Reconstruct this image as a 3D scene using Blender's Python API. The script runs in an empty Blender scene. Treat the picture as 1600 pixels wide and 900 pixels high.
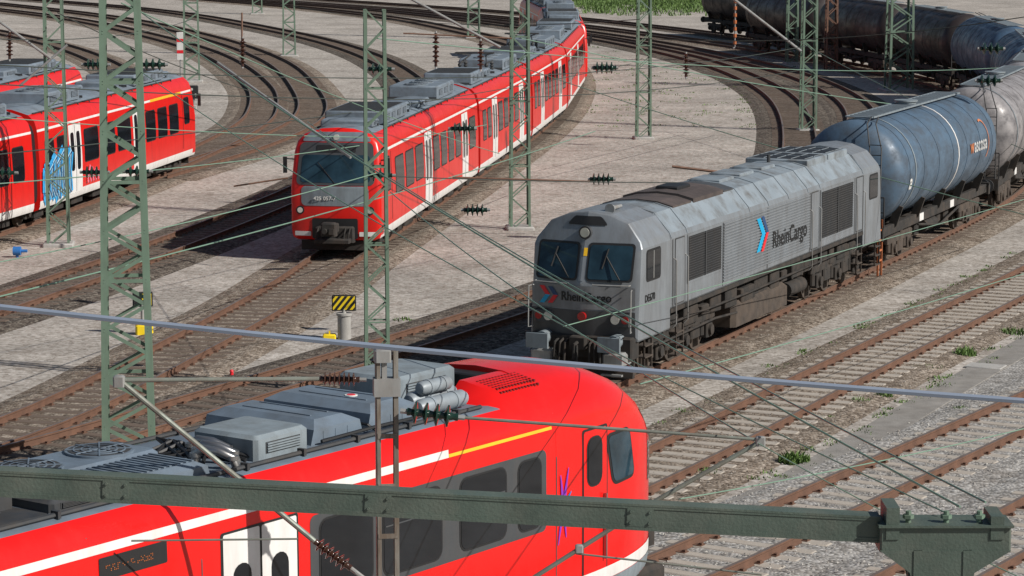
import bpy, bmesh, math, random
from math import sin, cos, pi, radians, sqrt, atan2
from mathutils import Vector, Matrix
random.seed(7)
S = bpy.context.scene
C = S.collection
# ------------------------------------------------------------------ camera model
F = 4200.0; H = 11.0; PT = radians(8.3); SP = sin(PT); CP = cos(PT)
def G(u, v, z=0.0):
    a = (v-450)/F
    t = (H-z)/(SP+CP*a)
    return Vector((t*(u-800)/F, t*(CP-SP*a), z))
def W(u, v, t):
    a = (v-450)/F
    return Vector((t*(u-800)/F, t*(CP-SP*a), H-t*(SP+CP*a)))
cd = bpy.data.cameras.new('camera'); cam = bpy.data.objects.new('camera', cd); C.objects.link(cam)
cam.location = (0, 0, H); cam.rotation_euler = (pi/2-PT, 0, 0)
cd.lens = 36*F/1600; cd.sensor_width = 36; cd.clip_end = 4000; cd.clip_start = .5
S.camera = cam
S.view_settings.view_transform = 'Standard'; S.view_settings.look = 'None'; S.view_settings.exposure = 0
# ------------------------------------------------------------------ light
w = bpy.data.worlds.new('World'); S.world = w; w.use_nodes = True
nt = w.node_tree; bg = nt.nodes['Background']; sk = nt.nodes.new('ShaderNodeTexSky')
sk.sky_type = 'NISHITA'; sk.sun_disc = False
EL = radians(35.5); AZ = radians(116)
sk.sun_elevation = EL; sk.sun_rotation = AZ
nt.links.new(sk.outputs[0], bg.inputs[0]); bg.inputs[1].default_value = .058
sl = bpy.data.lights.new('sun', 'SUN'); sl.energy = 5.0; sl.angle = radians(.5); sl.color = (1, .955, .89)
so = bpy.data.objects.new('sun', sl); C.objects.link(so)
sv = Vector((sin(AZ)*cos(EL), cos(AZ)*cos(EL), sin(EL)))
so.rotation_euler = (-sv).to_track_quat('-Z', 'Y').to_euler()
# ------------------------------------------------------------------ materials
def M(name, col, rough=.5, metal=0, var=.12, scale=5, dirt=0, dcol=(.09, .07, .055), bump=0, bscale=60, st=(1.6, 1.6, .3), lo=.42, hi=.75):
    m = bpy.data.materials.new(name); m.use_nodes = True; t = m.node_tree; N = t.nodes; L = t.links
    b = N['Principled BSDF']; b.inputs['Roughness'].default_value = rough; b.inputs['Metallic'].default_value = metal
    tc = N.new('ShaderNodeTexCoord')
    n1 = N.new('ShaderNodeTexNoise'); n1.inputs['Scale'].default_value = scale; n1.inputs['Detail'].default_value = 6
    L.new(tc.outputs['Object'], n1.inputs['Vector'])
    mr = N.new('ShaderNodeMapRange'); mr.inputs[1].default_value = .25; mr.inputs[2].default_value = .75
    mr.inputs[3].default_value = 1-var; mr.inputs[4].default_value = 1+var; L.new(n1.outputs[0], mr.inputs[0])
    hs = N.new('ShaderNodeHueSaturation'); hs.inputs['Color'].default_value = (*col, 1); L.new(mr.outputs[0], hs.inputs['Value'])
    out = hs.outputs[0]
    if dirt:
        mp = N.new('ShaderNodeMapping'); mp.inputs['Scale'].default_value = st; L.new(tc.outputs['Object'], mp.inputs[0])
        n2 = N.new('ShaderNodeTexNoise'); n2.inputs['Scale'].default_value = 2.2; n2.inputs['Detail'].default_value = 8; n2.inputs['Roughness'].default_value = .65
        L.new(mp.outputs[0], n2.inputs['Vector'])
        r = N.new('ShaderNodeMapRange'); r.inputs[1].default_value = lo; r.inputs[2].default_value = hi; r.inputs[3].default_value = 0; r.inputs[4].default_value = dirt
        L.new(n2.outputs[0], r.inputs[0])
        mx = N.new('ShaderNodeMix'); mx.data_type = 'RGBA'; mx.inputs['B'].default_value = (*dcol, 1)
        L.new(r.outputs[0], mx.inputs['Factor']); L.new(out, mx.inputs['A']); out = mx.outputs['Result']
        ra = N.new('ShaderNodeMath'); ra.operation = 'MULTIPLY_ADD'; ra.inputs[1].default_value = .4; ra.inputs[2].default_value = rough
        L.new(r.outputs[0], ra.inputs[0]); L.new(ra.outputs[0], b.inputs['Roughness'])
    L.new(out, b.inputs['Base Color'])
    if bump:
        n3 = N.new('ShaderNodeTexNoise'); n3.inputs['Scale'].default_value = bscale; n3.inputs['Detail'].default_value = 4
        L.new(tc.outputs['Object'], n3.inputs['Vector'])
        bp = N.new('ShaderNodeBump'); bp.inputs['Strength'].default_value = bump; bp.inputs['Distance'].default_value = .02
        L.new(n3.outputs[0], bp.inputs['Height']); L.new(bp.outputs[0], b.inputs['Normal'])
    return m
def stonemat(name, cols, scale, bump, patch=.5, dark=None, dlo=.50, dhi=.66):
    m = bpy.data.materials.new(name); m.use_nodes = True; t = m.node_tree; N = t.nodes; L = t.links
    b = N['Principled BSDF']; b.inputs['Roughness'].default_value = .95; b.inputs['Specular IOR Level'].default_value = .15
    tc = N.new('ShaderNodeTexCoord')
    vo = N.new('ShaderNodeTexVoronoi'); vo.inputs['Scale'].default_value = scale; L.new(tc.outputs['Object'], vo.inputs['Vector'])
    sp = N.new('ShaderNodeSeparateColor'); L.new(vo.outputs['Color'], sp.inputs[0])
    cr = N.new('ShaderNodeValToRGB'); L.new(sp.outputs[0], cr.inputs[0])
    e = cr.color_ramp.elements; e[0].color = (*cols[0], 1); e[1].color = (*cols[-1], 1)
    for i, c in enumerate(cols[1:-1]):
        q = e.new((i+1)/(len(cols)-1)); q.color = (*c, 1)
    n = N.new('ShaderNodeTexNoise'); n.inputs['Scale'].default_value = .22; n.inputs['Detail'].default_value = 9; n.inputs['Roughness'].default_value = .68
    L.new(tc.outputs['Object'], n.inputs['Vector'])
    mr = N.new('ShaderNodeMapRange'); mr.inputs[1].default_value = .3; mr.inputs[2].default_value = .7; mr.inputs[3].default_value = 1-patch; mr.inputs[4].default_value = 1+patch*.6
    L.new(n.outputs[0], mr.inputs[0])
    hs = N.new('ShaderNodeHueSaturation'); L.new(cr.outputs[0], hs.inputs['Color']); L.new(mr.outputs[0], hs.inputs['Value'])
    out = hs.outputs[0]
    if dark:
        n4 = N.new('ShaderNodeTexNoise'); n4.inputs['Scale'].default_value = .9; n4.inputs['Detail'].default_value = 10; n4.inputs['Roughness'].default_value = .75
        L.new(tc.outputs['Object'], n4.inputs['Vector'])
        r4 = N.new('ShaderNodeMapRange'); r4.inputs[1].default_value = dlo; r4.inputs[2].default_value = dhi; r4.inputs[3].default_value = 0; r4.inputs[4].default_value = .7
        L.new(n4.outputs[0], r4.inputs[0])
        mx = N.new('ShaderNodeMix'); mx.data_type = 'RGBA'; mx.inputs['B'].default_value = (*dark, 1)
        L.new(r4.outputs[0], mx.inputs['Factor']); L.new(out, mx.inputs['A']); out = mx.outputs['Result']
    L.new(out, b.inputs['Base Color'])
    bp = N.new('ShaderNodeBump'); bp.inputs['Strength'].default_value = bump; bp.inputs['Distance'].default_value = .03; bp.invert = True
    L.new(vo.outputs['Distance'], bp.inputs['Height']); L.new(bp.outputs[0], b.inputs['Normal'])
    return m
m_ground = stonemat('ground_grit', [(.24, .210, .182), (.37, .335, .295), (.43, .392, .350), (.54, .50, .455)], 11, .25, .32, (.19, .155, .125), .52, .68)
m_ballast = stonemat('ballast_stone', [(.08, .062, .048), (.19, .152, .118), (.27, .225, .18), (.42, .36, .30)], 14, .7, .3, (.11, .08, .058))
m_ballastg = stonemat('ballast_grey', [(.15, .142, .132), (.26, .248, .23), (.34, .325, .305), (.50, .485, .46)], 14, .7, .2, (.16, .135, .115), .52, .7)
m_ballastd = stonemat('ballast_shade_tone', [(.035, .028, .024), (.09, .073, .06), (.14, .118, .097), (.25, .22, .18)], 13, .8, .3)  # darker ballast copy with shade put into the colour, for shadowed tracks
m_path = M('path_concrete', (.25, .235, .215), .9, 0, .2, 3, .5, (.14, .12, .10), .3, 40, (1, 1, 1))
m_rail = M('rail_rust', (.135, .068, .042), .8, 0, .25, 3, .4, (.07, .045, .035))
m_railtop = M('rail_head', (.33, .27, .23), .38, .6, .15, 3, .5, (.16, .09, .06), lo=.35, hi=.6)
m_sleep = M('sleeper_concrete', (.40, .36, .31), .9, 0, .2, 2, .6, (.19, .145, .105), .2, 30, (1, 1, 1), .45, .8)
m_sleepw = M('sleeper_wood', (.13, .095, .072), .9, 0, .3, 2, .5, (.065, .05, .04), .3, 30, (1, 1, 1))
m_red = M('red_paint', (.66, .012, .008), .30, 0, .07, 2, .35, (.24, .02, .015), lo=.5, hi=.85)
m_redn = M('red_paint_clean', (.74, .010, .008), .20, 0, .05, 1.5, .32, (.34, .02, .015), lo=.48, hi=.85)
m_redd = M('red_grille', (.16, .008, .008), .5)
m_white = M('white_paint', (.72, .71, .69), .4, 0, .06, 3, .4, (.35, .3, .26))
m_yel = M('yellow_paint', (.78, .46, .02), .4, 0, .06, 3, .15)
m_roof = M('roof_grey', (.18, .22, .26), .5, 0, .18, 2, .7, (.07, .07, .07), st=(1, 1, 1))
m_roofn = M('roof_bluegrey', (.14, .18, .225), .42, 0, .14, 2, .6, (.07, .075, .08), st=(1, 1, 1))
m_eq = M('equipment_grey', (.21, .25, .275), .5, 0, .14, 3, .6, (.09, .09, .085))
m_eqd = M('equipment_dark', (.035, .038, .042), .6, 0, .25, 4, .5, (.08, .065, .05))
m_glass = M('glass_dark', (.010, .012, .015), .06, 0, .3, 1)
m_glass2 = M('glass_tint', (.018, .042, .06), .05, 0, .6, 1.6)
m_rub = M('rubber_black', (.014, .014, .015), .55)
m_band = M('anthracite', (.055, .06, .065), .4, 0, .1, 3, .3)
m_black = M('underframe_black', (.024, .022, .020), .8, 0, .4, 4, .7, (.08, .06, .046), st=(1, 1, 1))
m_undr = M('underframe_brown', (.055, .044, .036), .85, 0, .4, 5, .6, (.12, .088, .065), st=(1, 1, 1))
m_steel = M('steel_bright', (.40, .40, .40), .3, .9, .15, 4, .5, (.13, .11, .09))
m_green = M('mast_green', (.14, .215, .155), .65, 0, .15, 3, .5, (.10, .11, .085))
m_greend = M('beam_green', (.072, .098, .080), .5, 0, .25, 2, .6, (.12, .125, .10), .3, 30, (1, 1, 1))
m_galv = M('galvanised', (.32, .325, .32), .5, .3, .15, 4, .6, (.15, .12, .09))
m_resv = M('reservoir_grey', (.26, .30, .33), .4, .1, .1, 4, .5, (.12, .11, .10))
m_post = M('post_rusty', (.27, .265, .24), .6, .2, .2, 3, .8, (.12, .08, .052), lo=.38, hi=.6)
m_tube = M('arm_tube', (.20, .22, .19), .5, .3, .2, 3, .7, (.12, .08, .06))
m_rusty = M('rust_arm', (.16, .085, .055), .7, 0, .3, 5)
m_wire = M('wire_green', (.20, .32, .24), .5, .2, .1, 2)
m_wired = M('wire_dark', (.06, .07, .06), .5, .2, .1, 2)
m_wireb = M('wire_bluegrey', (.20, .24, .31), .45, .1, .1, 2)
m_insg = M('insulator_green', (.012, .035, .025), .15)
m_insb = M('insulator_brown', (.05, .022, .015), .18)
m_loco = M('loco_silver', (.235, .258, .28), .36, .25, .1, 2, .65, (.11, .10, .093), lo=.40, hi=.78)
m_locof = M('loco_face', (.22, .23, .24), .4, .1, .12, 3, .6, (.10, .09, .08))
m_locor = M('loco_roof', (.25, .29, .32), .40, .1, .15, 1.5, .85, (.085, .08, .075), st=(.8, .8, .8), lo=.46, hi=.70)
m_locod = M('loco_darkface', (.07, .072, .075), .45, .1, .15, 3, .5, (.05, .045, .04))
m_soot = M('sooty_brown', (.085, .065, .058), .6, 0, .3, 2, .7, (.03, .028, .027), st=(1, 1, 1))
m_txt = M('lettering_black', (.010, .010, .011), .5)
m_txtw = M('lettering_white', (.70, .69, .65), .5)
m_txtf = M('lettering_faded', (.48, .48, .47), .5, 0, .3, 3, .5, (.2, .22, .24))
m_txto = M('lettering_orange', (.52, .17, .06), .5, 0, .2, 4, .5, (.15, .12, .12))
m_dots = M('display_orange', (.42, .12, .03), .5)
m_cyan = M('logo_cyan', (.0, .35, .62), .4); m_lred = M('logo_red', (.7, .02, .03), .4); m_navy = M('logo_navy', (.02, .06, .16), .4)
m_lamp = M('lamp_lens', (.6, .6, .55), .1, .3); m_rlamp = M('red_lens', (.35, .01, .01), .15)
m_org = M('orange_paint', (.50, .15, .05), .5, 0, .2, 4, .5)
m_pur = M('purple_paint', (.22, .03, .42), .4); m_blu = M('graffiti_blue', (.04, .34, .66), .45, 0, .4, 6); m_lblu = M('graffiti_pale', (.40, .66, .80), .45)
m_pink = M('graffiti_pink', (.75, .2, .3), .45)
m_bluf = M('fitting_blue', (.03, .16, .45), .45)
m_grass = M('grass_blade', (.085, .15, .03), .7, 0, .5, 2)
m_sign = M('sign_yellow', (.85, .62, .02), .4, 0, .05)
m_conc = M('concrete', (.38, .37, .35), .9, 0, .15, 5, .4, (.2, .18, .15), .2, 40)
# ------------------------------------------------------------------ mesh builder
class MB:
    def __init__(s): s.v = []; s.f = []; s.m = []; s.X = None
    def add(s, vs, fs, mi=0):
        b = len(s.v)
        s.v += [tuple(s.X @ Vector(p)) if s.X else tuple(p) for p in vs]
        s.f += [tuple(b+i for i in f) for f in fs]
        s.m += [mi]*len(fs) if isinstance(mi, int) else mi
        return s
    def box(s, x0, x1, y0, y1, z0, z1, mi=0, ch=0):
        vs = [(x, y, z) for z in (z0, z1) for y in (y0, y1) for x in (x0, x1)]
        return s.add(vs, [(0, 2, 3, 1), (4, 5, 7, 6), (0, 1, 5, 4), (2, 6, 7, 3), (0, 4, 6, 2), (1, 3, 7, 5)], mi)
    def cbox(s, x0, x1, y0, y1, z0, z1, c, mi=0):
        def ring(z, i):
            return [(x0+c+i, y0+i, z), (x1-c-i, y0+i, z), (x1-i, y0+c+i, z), (x1-i, y1-c-i, z), (x1-c-i, y1-i, z), (x0+c+i, y1-i, z), (x0+i, y1-c-i, z), (x0+i, y0+c+i, z)]
        return s.loft([ring(z0, 0), ring(z1-c, 0), ring(z1, c)], mi)
    def loft(s, rings, mi=0, caps=True, segm=None):
        n = len(rings[0]); vs = [p for r in rings for p in r]; fs = []; ms = []
        for i in range(len(rings)-1):
            for j in range(n):
                k = (j+1) % n
                fs.append((i*n+j, i*n+k, (i+1)*n+k, (i+1)*n+j)); ms.append(segm(j) if segm else mi)
        if caps:
            fs.append(tuple(range(n-1, -1, -1))); ms.append(mi)
            o = (len(rings)-1)*n; fs.append(tuple(o+i for i in range(n))); ms.append(mi)
        return s.add(vs, fs, ms)
    def cyl(s, p0, p1, r, n=12, r1=None, mi=0, caps=True):
        return s.lathe(p0, p1, [(0, r), (1, r if r1 is None else r1)], n, mi, caps)
    def lathe(s, p0, p1, prof, n=12, mi=0, caps=True):
        p0 = Vector(p0); p1 = Vector(p1); d = p1-p0
        a = d.normalized(); u = a.orthogonal().normalized(); 
        if abs(a.z) < .99: u = a.cross(Vector((0, 0, 1))).normalized()
        v = a.cross(u)
        rings = [[tuple(p0+d*t+(u*cos(2*pi*i/n)+v*sin(2*pi*i/n))*max(r, .0005)) for i in range(n)] for t, r in prof]
        return s.loft(rings, mi, caps)
    def beam(s, p0, p1, w, d=None, mi=0, up=(0, 0, 1)):
        p0 = Vector(p0); p1 = Vector(p1); d = w if d is None else d
        a = (p1-p0).normalized(); up = Vector(up)
        if abs(a.dot(up)) > .97: up = Vector((0, 1, 0))
        u = a.cross(up).normalized(); v = u.cross(a)
        R = [[tuple(p+u*x*w/2+v*y*d/2) for x, y in ((-1, -1), (1, -1), (1, 1), (-1, 1))] for p in (p0, p1)]
        return s.loft(R, mi)
    def tube(s, pts, r, n=8, mi=0):
        pts = [Vector(p) for p in pts]; R = []
        u0 = None
        for i, p in enumerate(pts):
            a = (pts[min(i+1, len(pts)-1)]-pts[max(i-1, 0)]).normalized()
            if u0 is None: u = a.orthogonal().normalized()
            else: u = (u0-a*u0.dot(a)).normalized()
            u0 = u; v = a.cross(u)
            R.append([tuple(p+(u*cos(2*pi*k/n)+v*sin(2*pi*k/n))*r) for k in range(n)])
        return s.loft(R, mi)
    def poly(s, pts, nrm, th, mi=0):
        n = Vector(nrm)*th
        return s.loft([[tuple(Vector(p)) for p in pts], [tuple(Vector(p)+n) for p in pts]], mi)
    def patch(s, xf, y0, y1, z0, z1, r, off, side=1, mi=0, sh=0, nc=2, mid=4):
        r = min(r, (y1-y0)/2.01, (z1-z0)/2.01); rows = []
        K = 4 if r > .001 else 0
        if K:
            for k in range(K+1):
                a = k/K*pi/2; rows.append((z0+r*(1-cos(a)), r*(1-sin(a))))
        else: rows.append((z0, 0))
        for k in range(1, mid): rows.append((z0+r+(z1-z0-2*r)*k/mid, 0))
        if K:
            for k in range(K, -1, -1):
                a = k/K*pi/2; rows.append((z1-r*(1-cos(a)), r*(1-sin(a))))
        else: rows.append((z1, 0))
        vs = []; 
        for z, i in rows:
            for c in range(nc):
                y = y0+i+(y1-y0-2*i)*c/(nc-1)+sh*(z-z0)
                vs.append((side*(xf(y, z)+off), y, z))
        fs = [(i*nc+c, i*nc+c+1, (i+1)*nc+c+1, (i+1)*nc+c) for i in range(len(rows)-1) for c in range(nc-1)]
        return s.add(vs, fs, mi)
    def fpatch(s, yf, x0, x1, z0, z1, r, off, mi=0, tap=0):
        t = MB(); t.patch(lambda y, z: 0, x0, x1, z0, z1, r, 0, 1, mi, 0, 9, 5)
        vs = []
        for _, x, z in t.v:
            k = 1-tap*(z-z0)/(z1-z0) if tap else 1
            xx = x if not tap else ((x0+x1)/2+(x-(x0+x1)/2)*k)
            vs.append((xx, yf(xx, z)-off, z))
        return s.add(vs, t.f, t.m)
    def build(s, name, mats, parent=None, smooth=35):
        me = bpy.data.meshes.new(name); me.from_pydata(s.v, [], s.f)
        for m in (mats if isinstance(mats, list) else [mats]): me.materials.append(m)
        me.polygons.foreach_set('material_index', s.m)
        bm = bmesh.new(); bm.from_mesh(me); bmesh.ops.recalc_face_normals(bm, faces=bm.faces); bm.to_mesh(me); bm.free()
        if smooth:
            me.polygons.foreach_set('use_smooth', [True]*len(me.polygons)); me.set_sharp_from_angle(angle=radians(smooth))
        o = bpy.data.objects.new(name, me); C.objects.link(o)
        if parent: o.parent = parent
        return o
def tag(o, label, cat, group=None, kind=None):
    if label: o['label'] = label
    if cat: o['category'] = cat
    if group: o['group'] = group
    if kind: o['kind'] = kind
    return o
def thing(name, label, cat, loc=(0, 0, 0), rz=0, group=None):
    o = bpy.data.objects.new(name, None); C.objects.link(o); o.location = loc; o.rotation_euler = (0, 0, rz); o.empty_display_size = .3
    return tag(o, label, cat, group)
def text(body, size, mat, parent, mtx, name='lettering', ext=.004, align='LEFT', bend=None, shear=0, sx=1, bold=.012):
    cu = bpy.data.curves.new('t', 'FONT'); cu.body = body; cu.size = size; cu.extrude = ext; cu.align_x = align; cu.shear = shear; cu.resolution_u = 3
    cu.offset = size*bold
    to = bpy.data.objects.new('t', cu); C.objects.link(to)
    bpy.context.view_layer.update()
    dg = bpy.context.evaluated_depsgraph_get()
    me = bpy.data.meshes.new_from_object(to.evaluated_get(dg), depsgraph=dg)
    bpy.data.objects.remove(to)
    if bend:
        bm = bmesh.new(); bm.from_mesh(me); bmesh.ops.triangulate(bm, faces=bm.faces)
        for _ in range(2):
            bmesh.ops.subdivide_edges(bm, edges=[e for e in bm.edges if e.calc_length() > .12], cuts=1, use_grid_fill=False)
            bmesh.ops.triangulate(bm, faces=bm.faces)
        bm.to_mesh(me); bm.free()
    for v in me.vertices:
        p = Vector((v.co.x*sx, v.co.y, v.co.z))
        v.co = bend(p) if bend else mtx @ p
    me.materials.clear(); me.materials.append(mat)
    for p in me.polygons: p.material_index = 0
    o = bpy.data.objects.new(name, me); C.objects.link(o); o.parent = parent
    return o
def sideM(x, y, z): return Matrix(((0, 0, 1, x), (1, 0, 0, y), (0, 1, 0, z), (0, 0, 0, 1)))
def frontM(x, y, z): return Matrix(((1, 0, 0, x), (0, 0, -1, y), (0, 1, 0, z), (0, 0, 0, 1)))
# ------------------------------------------------------------------ ground
g = MB(); g.add([(-1500, -300, -.24), (1500, -300, -.24), (1500, 2500, -.24), (-1500, 2500, -.24)], [(0, 1, 2, 3)])
tag(g.build('ground', m_ground), 'pale gritty rail yard ground', 'ground', kind='structure')
# ------------------------------------------------------------------ tracks
class Track:
    def __init__(s, pts):
        P = [Vector((x, y, 0)) for x, y in pts]; P = [P[0]*2-P[1]]+P+[P[-1]*2-P[-2]]
        out = []
        for i in range(1, len(P)-2):
            n = max(3, int((P[i+1]-P[i]).length/.5))
            for k in range(n):
                t = k/n; a, b, c, d = P[i-1:i+3]
                l = (c-b).length; m0 = (c-a)*(l/((c-b).length+(b-a).length)); m1 = (d-b)*(l/((d-c).length+(c-b).length))
                out.append((2*t**3-3*t*t+1)*b+(t**3-2*t*t+t)*m0+(-2*t**3+3*t*t)*c+(t**3-t*t)*m1)
        out.append(P[-2]); 
        for _ in range(12):
            out = [out[0]]+[(out[i-1]+out[i]*2+out[i+1])/4 for i in range(1, len(out)-1)]+[out[-1]]
        s.p = out; s.s = [0]
        for i in range(1, len(out)): s.s.append(s.s[-1]+(out[i]-out[i-1]).length)
    def at(s, d):
        d = max(0.001, min(d, s.s[-1]-.001)); lo, hi = 0, len(s.s)-1
        while hi-lo > 1:
            m = (lo+hi)//2
            if s.s[m] <= d: lo = m
            else: hi = m
        t = (d-s.s[lo])/(s.s[hi]-s.s[lo]); q = s.p[lo].lerp(s.p[hi], t); a = (s.p[hi]-s.p[lo]).normalized()
        return q, a
    def proj(s, x, y):
        q = Vector((x, y, 0)); i = min(range(len(s.p)), key=lambda i: (s.p[i]-q).length_squared); return s.s[i]
    def sweep(s, prof, mi, z=0, step=1.5, s0=0, s1=None, off=0, segm=None):
        mb = MB(); R = []; s1 = s1 or s.s[-1]; n = max(2, int((s1-s0)/step))
        for i in range(n+1):
            q, a = s.at(s0+(s1-s0)*i/n); r = Vector((a.y, -a.x, 0))
            R.append([tuple(q+r*(x+off)+Vector((0, 0, zz+z))) for x, zz in prof])
        mb.loft(R, mi, True, segm); return mb
RP = [(-.06, -.16), (.06, -.16), (.012, -.135), (.012, -.045), (.036, -.035), (.036, 0), (-.036, 0), (-.036, -.035), (-.012, -.045), (-.012, -.135)]
slp = MB(); slp.cbox(-1.28, 1.28, -.13, .13, -.26, -.150, .02)
for sx in (-.72, .72): slp.box(sx-.16, sx+.16, -.08, .08, -.153, -.135, 1)
for dx in (-.84, -.6, .6, .84): slp.box(dx-.03, dx+.03, -.04, .04, -.15, -.10, 1)
_so = slp.build('sleeper', [m_sleep, m_rail]); ME_SC = _so.data; bpy.data.objects.remove(_so)
ME_SW = ME_SC.copy(); ME_SW.materials[0] = m_sleepw
def make_track(pts, label, idx, ind=None, wood=False, bal=None):
    t = Track(pts)
    e = thing('railway_track', label, 'railway track')
    z = -.003*idx
    for sx in (-.7535, .7535):
        mb = t.sweep(RP, 0, z, 1.5, off=sx, segm=lambda j: 1 if j == 5 else 0); mb.build('rail', [m_rail, m_railtop], e, 30)
    n = int(t.s[-1]/.62); rest = MB(); cnt = 0
    for i in range(n):
        d = .3+i*.62; q, a = t.at(d); rz = atan2(-a.x, a.y)
        if q.y > 300: break
        if q.y < 18: continue
        if ind and ind[0] < q.y < ind[1] and cnt < 100:
            o = bpy.data.objects.new('sleeper', ME_SW if wood else ME_SC); C.objects.link(o); o.parent = e
            o.location = (q.x, q.y, z+random.uniform(-.006, .004)); o.rotation_euler = (0, 0, rz+random.uniform(-.012, .012)); cnt += 1
        else:
            rest.X = Matrix.Translation((q.x, q.y, z+random.uniform(-.006, .004))) @ Matrix.Rotation(rz, 4, 'Z'); rest.box(-1.28, 1.28, -.13, .13, -.26, -.150)
    rest.X = None
    tag(rest.build('sleepers', m_sleepw if wood else m_sleep, e, 0), None, None, kind='stuff')
    b = t.sweep([(-2.3, -.28), (2.3, -.28), (1.55, -.17+z), (-1.55, -.17+z)], 0, 0, 2)
    tag(b.build('ballast', bal or m_ballast, None, 0), 'stone ballast under the '+label, 'ballast', kind='structure')
    return t
T1 = make_track([(-19, 28), (-12.5, 36), (-7, 44), (-2.3, 52), (1.53, 60.3), (9.6, 78.9), (17.0, 97), (21.2, 111), (24.3, 125), (25.9, 140), (25.8, 155), (23.9, 170), (20.6, 186), (16.3, 202), (10.5, 220), (3, 240), (-8, 262), (-34, 302)],
    'brown track the silver locomotive and tank wagons stand on', 0, (52, 96), True)
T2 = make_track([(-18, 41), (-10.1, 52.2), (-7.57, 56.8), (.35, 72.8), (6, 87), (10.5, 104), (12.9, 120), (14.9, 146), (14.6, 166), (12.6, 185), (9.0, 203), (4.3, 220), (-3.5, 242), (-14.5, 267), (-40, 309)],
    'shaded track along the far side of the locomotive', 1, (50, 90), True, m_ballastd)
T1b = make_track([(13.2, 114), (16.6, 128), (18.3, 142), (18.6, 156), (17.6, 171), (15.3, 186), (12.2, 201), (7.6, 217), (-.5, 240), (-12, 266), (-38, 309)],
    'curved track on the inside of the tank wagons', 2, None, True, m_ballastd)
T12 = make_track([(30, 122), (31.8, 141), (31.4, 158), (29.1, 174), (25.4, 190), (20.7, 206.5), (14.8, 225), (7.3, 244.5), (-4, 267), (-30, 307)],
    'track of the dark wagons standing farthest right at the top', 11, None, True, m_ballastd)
TA = make_track([(-16, 44), (-10.6, 55), (-8.5, 63.9), (-6.5, 74.7), (-5.47, 82.5), (-1.8, 109), (.9, 130), (2.3, 146), (3.1, 165), (2.6, 187), (-.2, 206), (-4.5, 225), (-11, 248), (-22, 273), (-45, 312)],
    'track in front of the red train with the grey face', 3, (52, 82), True)
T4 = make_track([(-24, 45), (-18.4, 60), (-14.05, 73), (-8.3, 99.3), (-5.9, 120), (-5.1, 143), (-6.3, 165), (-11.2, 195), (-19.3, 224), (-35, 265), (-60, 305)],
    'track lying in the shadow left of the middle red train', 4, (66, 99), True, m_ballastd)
T5 = make_track([(-28, 52), (-22.5, 68), (-18, 87), (-14.6, 109), (-13.1, 125), (-12.9, 138), (-15, 159), (-21, 190), (-29.5, 218), (-42, 250), (-70, 300)],
    'curved track beyond the end of the left red train', 5, None, True)
T6 = make_track([(-14.5, 107), (-11.6, 121), (-10.3, 135), (-11.6, 153), (-16.3, 184), (-25, 217), (-38, 252), (-64, 300)],
    'outer curved track between the left and middle red trains', 6, None, True)
T9 = make_track([(-33, 56), (-27.5, 70), (-23, 90), (-20.5, 110), (-19.6, 128), (-20.5, 146), (-25, 172), (-35, 205), (-55, 250)],
    'leftmost track under the farthest left red train', 7, None, True)
R1 = make_track([(-18, 22), (-12.5, 30), (-6.5, 37), (-1.2, 44.5), (2.76, 51.7), (7.45, 61.7), (14.9, 77.4), (21.8, 93), (29, 112), (34, 132)],
    'brown-ballasted track next to the locomotive on the camera side', 8, (42, 82), False)
R2 = make_track([(-19, 14), (-12.3, 22.8), (-6.43, 30.9), (-1.1, 38.2), (2.43, 43.1), (5.95, 48.9), (11.2, 57.6), (16.5, 66.5), (26, 83), (35, 102)],
    'grey-ballasted track in front of the nose of the nearest red train', 9, (40, 70), False, m_ballastg)
R3 = make_track([(-9, 18), (-3, 27), (2, 34.5), (6.2, 42), (9.1, 46.7), (14.3, 55.5), (24, 71), (36, 95)],
    'grey-ballasted track in the bottom right corner', 10, (36, 60), False, m_ballastg)
b = R1.sweep([(2.3, -.3), (3.15, -.3), (3.15, -.215), (2.3, -.215)], 0, 0, 2, R1.proj(-2, 43.2), R1.proj(20, 90))
tag(b.build('path', m_path, None, 0), 'walkway slabs between the two foreground tracks', 'path', kind='structure')
b = R1.sweep([(3.15, -.3), (7.5, -.3), (7.5, -.232), (3.15, -.232)], 0, 0, 2, R1.proj(-2, 43.2), R1.proj(14.9, 77))
tag(b.build('gravel', m_ballastg, None, 0), 'grey gravel beside the foreground tracks', 'gravel', kind='structure')
rs = random.Random(21); st = MB()
def stone(x, y, z, r, mi):
    a = rs.random()*6.28; q = []
    for k in range(4): q.append((x+r*cos(a+k*1.57)*rs.uniform(.7, 1.2), y+r*sin(a+k*1.57)*rs.uniform(.7, 1.2), z+rs.uniform(-.2, .3)*r))
    q.append((x, y, z+r*rs.uniform(.5, .9))); q.append((x, y, z-r))
    st.add(q, [(0, 1, 4), (1, 2, 4), (2, 3, 4), (3, 0, 4)], mi)
for tr, (xa, ya), (xb, yb), n, cols in ((R1, (-.5, 46), (14.9, 77.4), 4500, (0, 0, 1)), (R2, (2.4, 43.1), (12.5, 60), 3000, (1, 1, 2)), (R3, (4, 38.5), (10, 48), 1800, (1, 1, 2)), (T1, (-1, 54), (13, 87), 3500, (0, 0, 1))):
    a_, b_ = tr.proj(xa, ya), tr.proj(xb, yb)
    for _ in range(n):
        s_ = rs.uniform(a_, b_)
        if abs(((s_-.3)/.62+.5) % 1-.5) < .26 and rs.random() < .85: continue
        p, d = tr.at(s_); o = rs.uniform(-2.3, 2.3)
        if abs(abs(o)-.75) < .1: continue
        r = Vector((d.y, -d.x, 0)); z = -.172 if abs(o) < 1.5 else -.172-(abs(o)-1.5)*.13
        stone(p.x+r.x*o, p.y+r.y*o, z, rs.uniform(.015, .034), rs.choice(cols))
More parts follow.
